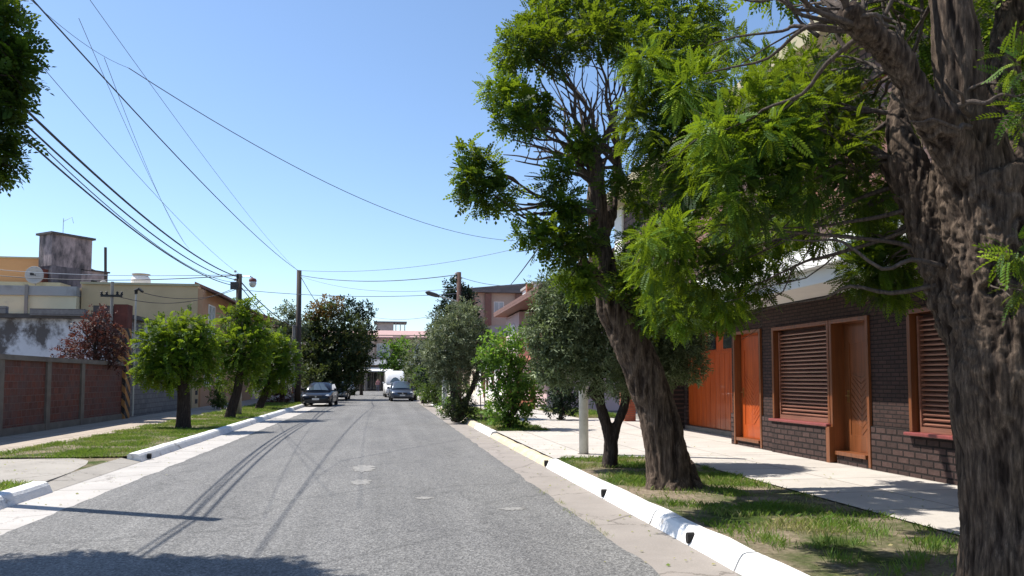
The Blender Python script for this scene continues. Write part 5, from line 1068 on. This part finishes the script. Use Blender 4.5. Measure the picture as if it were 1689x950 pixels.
CD = paint('dark_blue_paint', (.008, .010, .016)); CS = paint('silver_paint', (.42, .42, .41), .6, .3); CB = paint('blue_grey_paint', (.075, .09, .12), .6, .3); CW = paint('white_van_paint', (.75, .75, .74), 0, .35); CK = paint('black_paint', (.02, .022, .026))
car('dark blue estate car parked facing the viewer by the tallest pole', 'car', -3.93, 46.2+2.1, R(-3), CD, 4.4, 1.74, 1.45, rack=True)
car('silver hatchback parked behind the dark blue estate car', 'car', -3.72, 62.5, R(-2), CS, 4.1, 1.68, 1.42)
car('small black car farthest along the left kerb', 'car', -3.95, 81, R(0), CK, 3.9, 1.66, 1.42)
car('blue grey hatchback parked facing the viewer by the right kerb', 'car', 1.18, 56.3+2.0, R(2), CB, 4.0, 1.72, 1.48)
car('white high roofed van behind the blue grey hatchback', 'van', .85, 72, R(2), CW, 5.3, 1.95, 2.42, kind='van')

# ------------------------------------------------------------------ people at the far end
def figure(label, x, y, rz, cloth, legs, hair, arm=0.15, stride=.12, h=1.72):
    V = [(0, 0, .92), (0, 0, 1.12), (0, 0, 1.38), (0, -.01, 1.50), (0, -.02, 1.60), (0, -.02, 1.70)]; Rr = [.15, .13, .15, .055, .085, .075]; E_ = [(0, 1), (1, 2), (2, 3), (3, 4), (4, 5)]
    for s in (-1, 1):
        b = len(V); V += [(s*.10, 0, .86), (s*.11, -s*stride*.5, .48), (s*.11, -s*stride, .09), (s*.11, -s*stride-.13, .04)]; Rr += [.10, .07, .05, .04]; E_ += [(0, b), (b, b+1), (b+1, b+2), (b+2, b+3)]
        b = len(V); V += [(s*.19, 0, 1.40), (s*.25, .03, 1.14), (s*.25, -.08-arm*.3, .92), (s*.25, -.11-arm*.3, .84)]; Rr += [.06, .045, .035, .035]; E_ += [(2, b), (b, b+1), (b+1, b+2), (b+2, b+3)]
    me = bpy.data.meshes.new('person'); k = h/1.74; me.from_pydata([(a*k, b_*k, c_*k) for a, b_, c_ in V], E_, []); o = bpy.data.objects.new('person', me); col.objects.link(o)
    o.location = (x, y, .004); o.rotation_euler.z = rz
    sk = o.modifiers.new('skin', 'SKIN'); 
    for i, r__ in enumerate(Rr): me.skin_vertices[0].data[i].radius = (r__*k, r__*k)
    me.skin_vertices[0].data[0].use_root = True
    sb = o.modifiers.new('sub', 'SUBSURF'); sb.levels = 2; sb.render_levels = 2
    m, n, l, p = new_mat('clothes'); tc = n.new('ShaderNodeTexCoord'); s = n.new('ShaderNodeSeparateXYZ'); l.new(tc.outputs['Object'], s.inputs[0])
    mr = n.new('ShaderNodeMath'); mr.operation = 'DIVIDE'; l.new(s.outputs[2], mr.inputs[0]); mr.inputs[1].default_value = 2.0
    rp = n.new('ShaderNodeValToRGB'); rp.color_ramp.interpolation = 'CONSTANT'; e = rp.color_ramp.elements
    for _ in range(3): e.new(.5)
    for i, (ps, cc) in enumerate([(0, (.02, .02, .02)), (.045, legs), (.47*k, cloth), (.755*k, (.42, .25, .18)), (.83*k, hair)]): e[i].position = ps; e[i].color = (*cc, 1)
    l.new(mr.outputs[0], rp.inputs[0]); l.new(rp.outputs[0], p.inputs['Base Color']); p.inputs['Roughness'].default_value = .85; me.materials.append(m)
    return tag(o, label, 'person', 'people at the far end of the street')
figure('person in pinkish top walking at the far end of the street', -2.55+1.6, 101, 0, (.45, .22, .22), (.12, .12, .16), (.03, .02, .015))
figure('person in black clothes standing beside the pink topped walker', .1, 99, R(15), (.025, .025, .03), (.02, .02, .028), (.02, .015, .012), stride=.03)
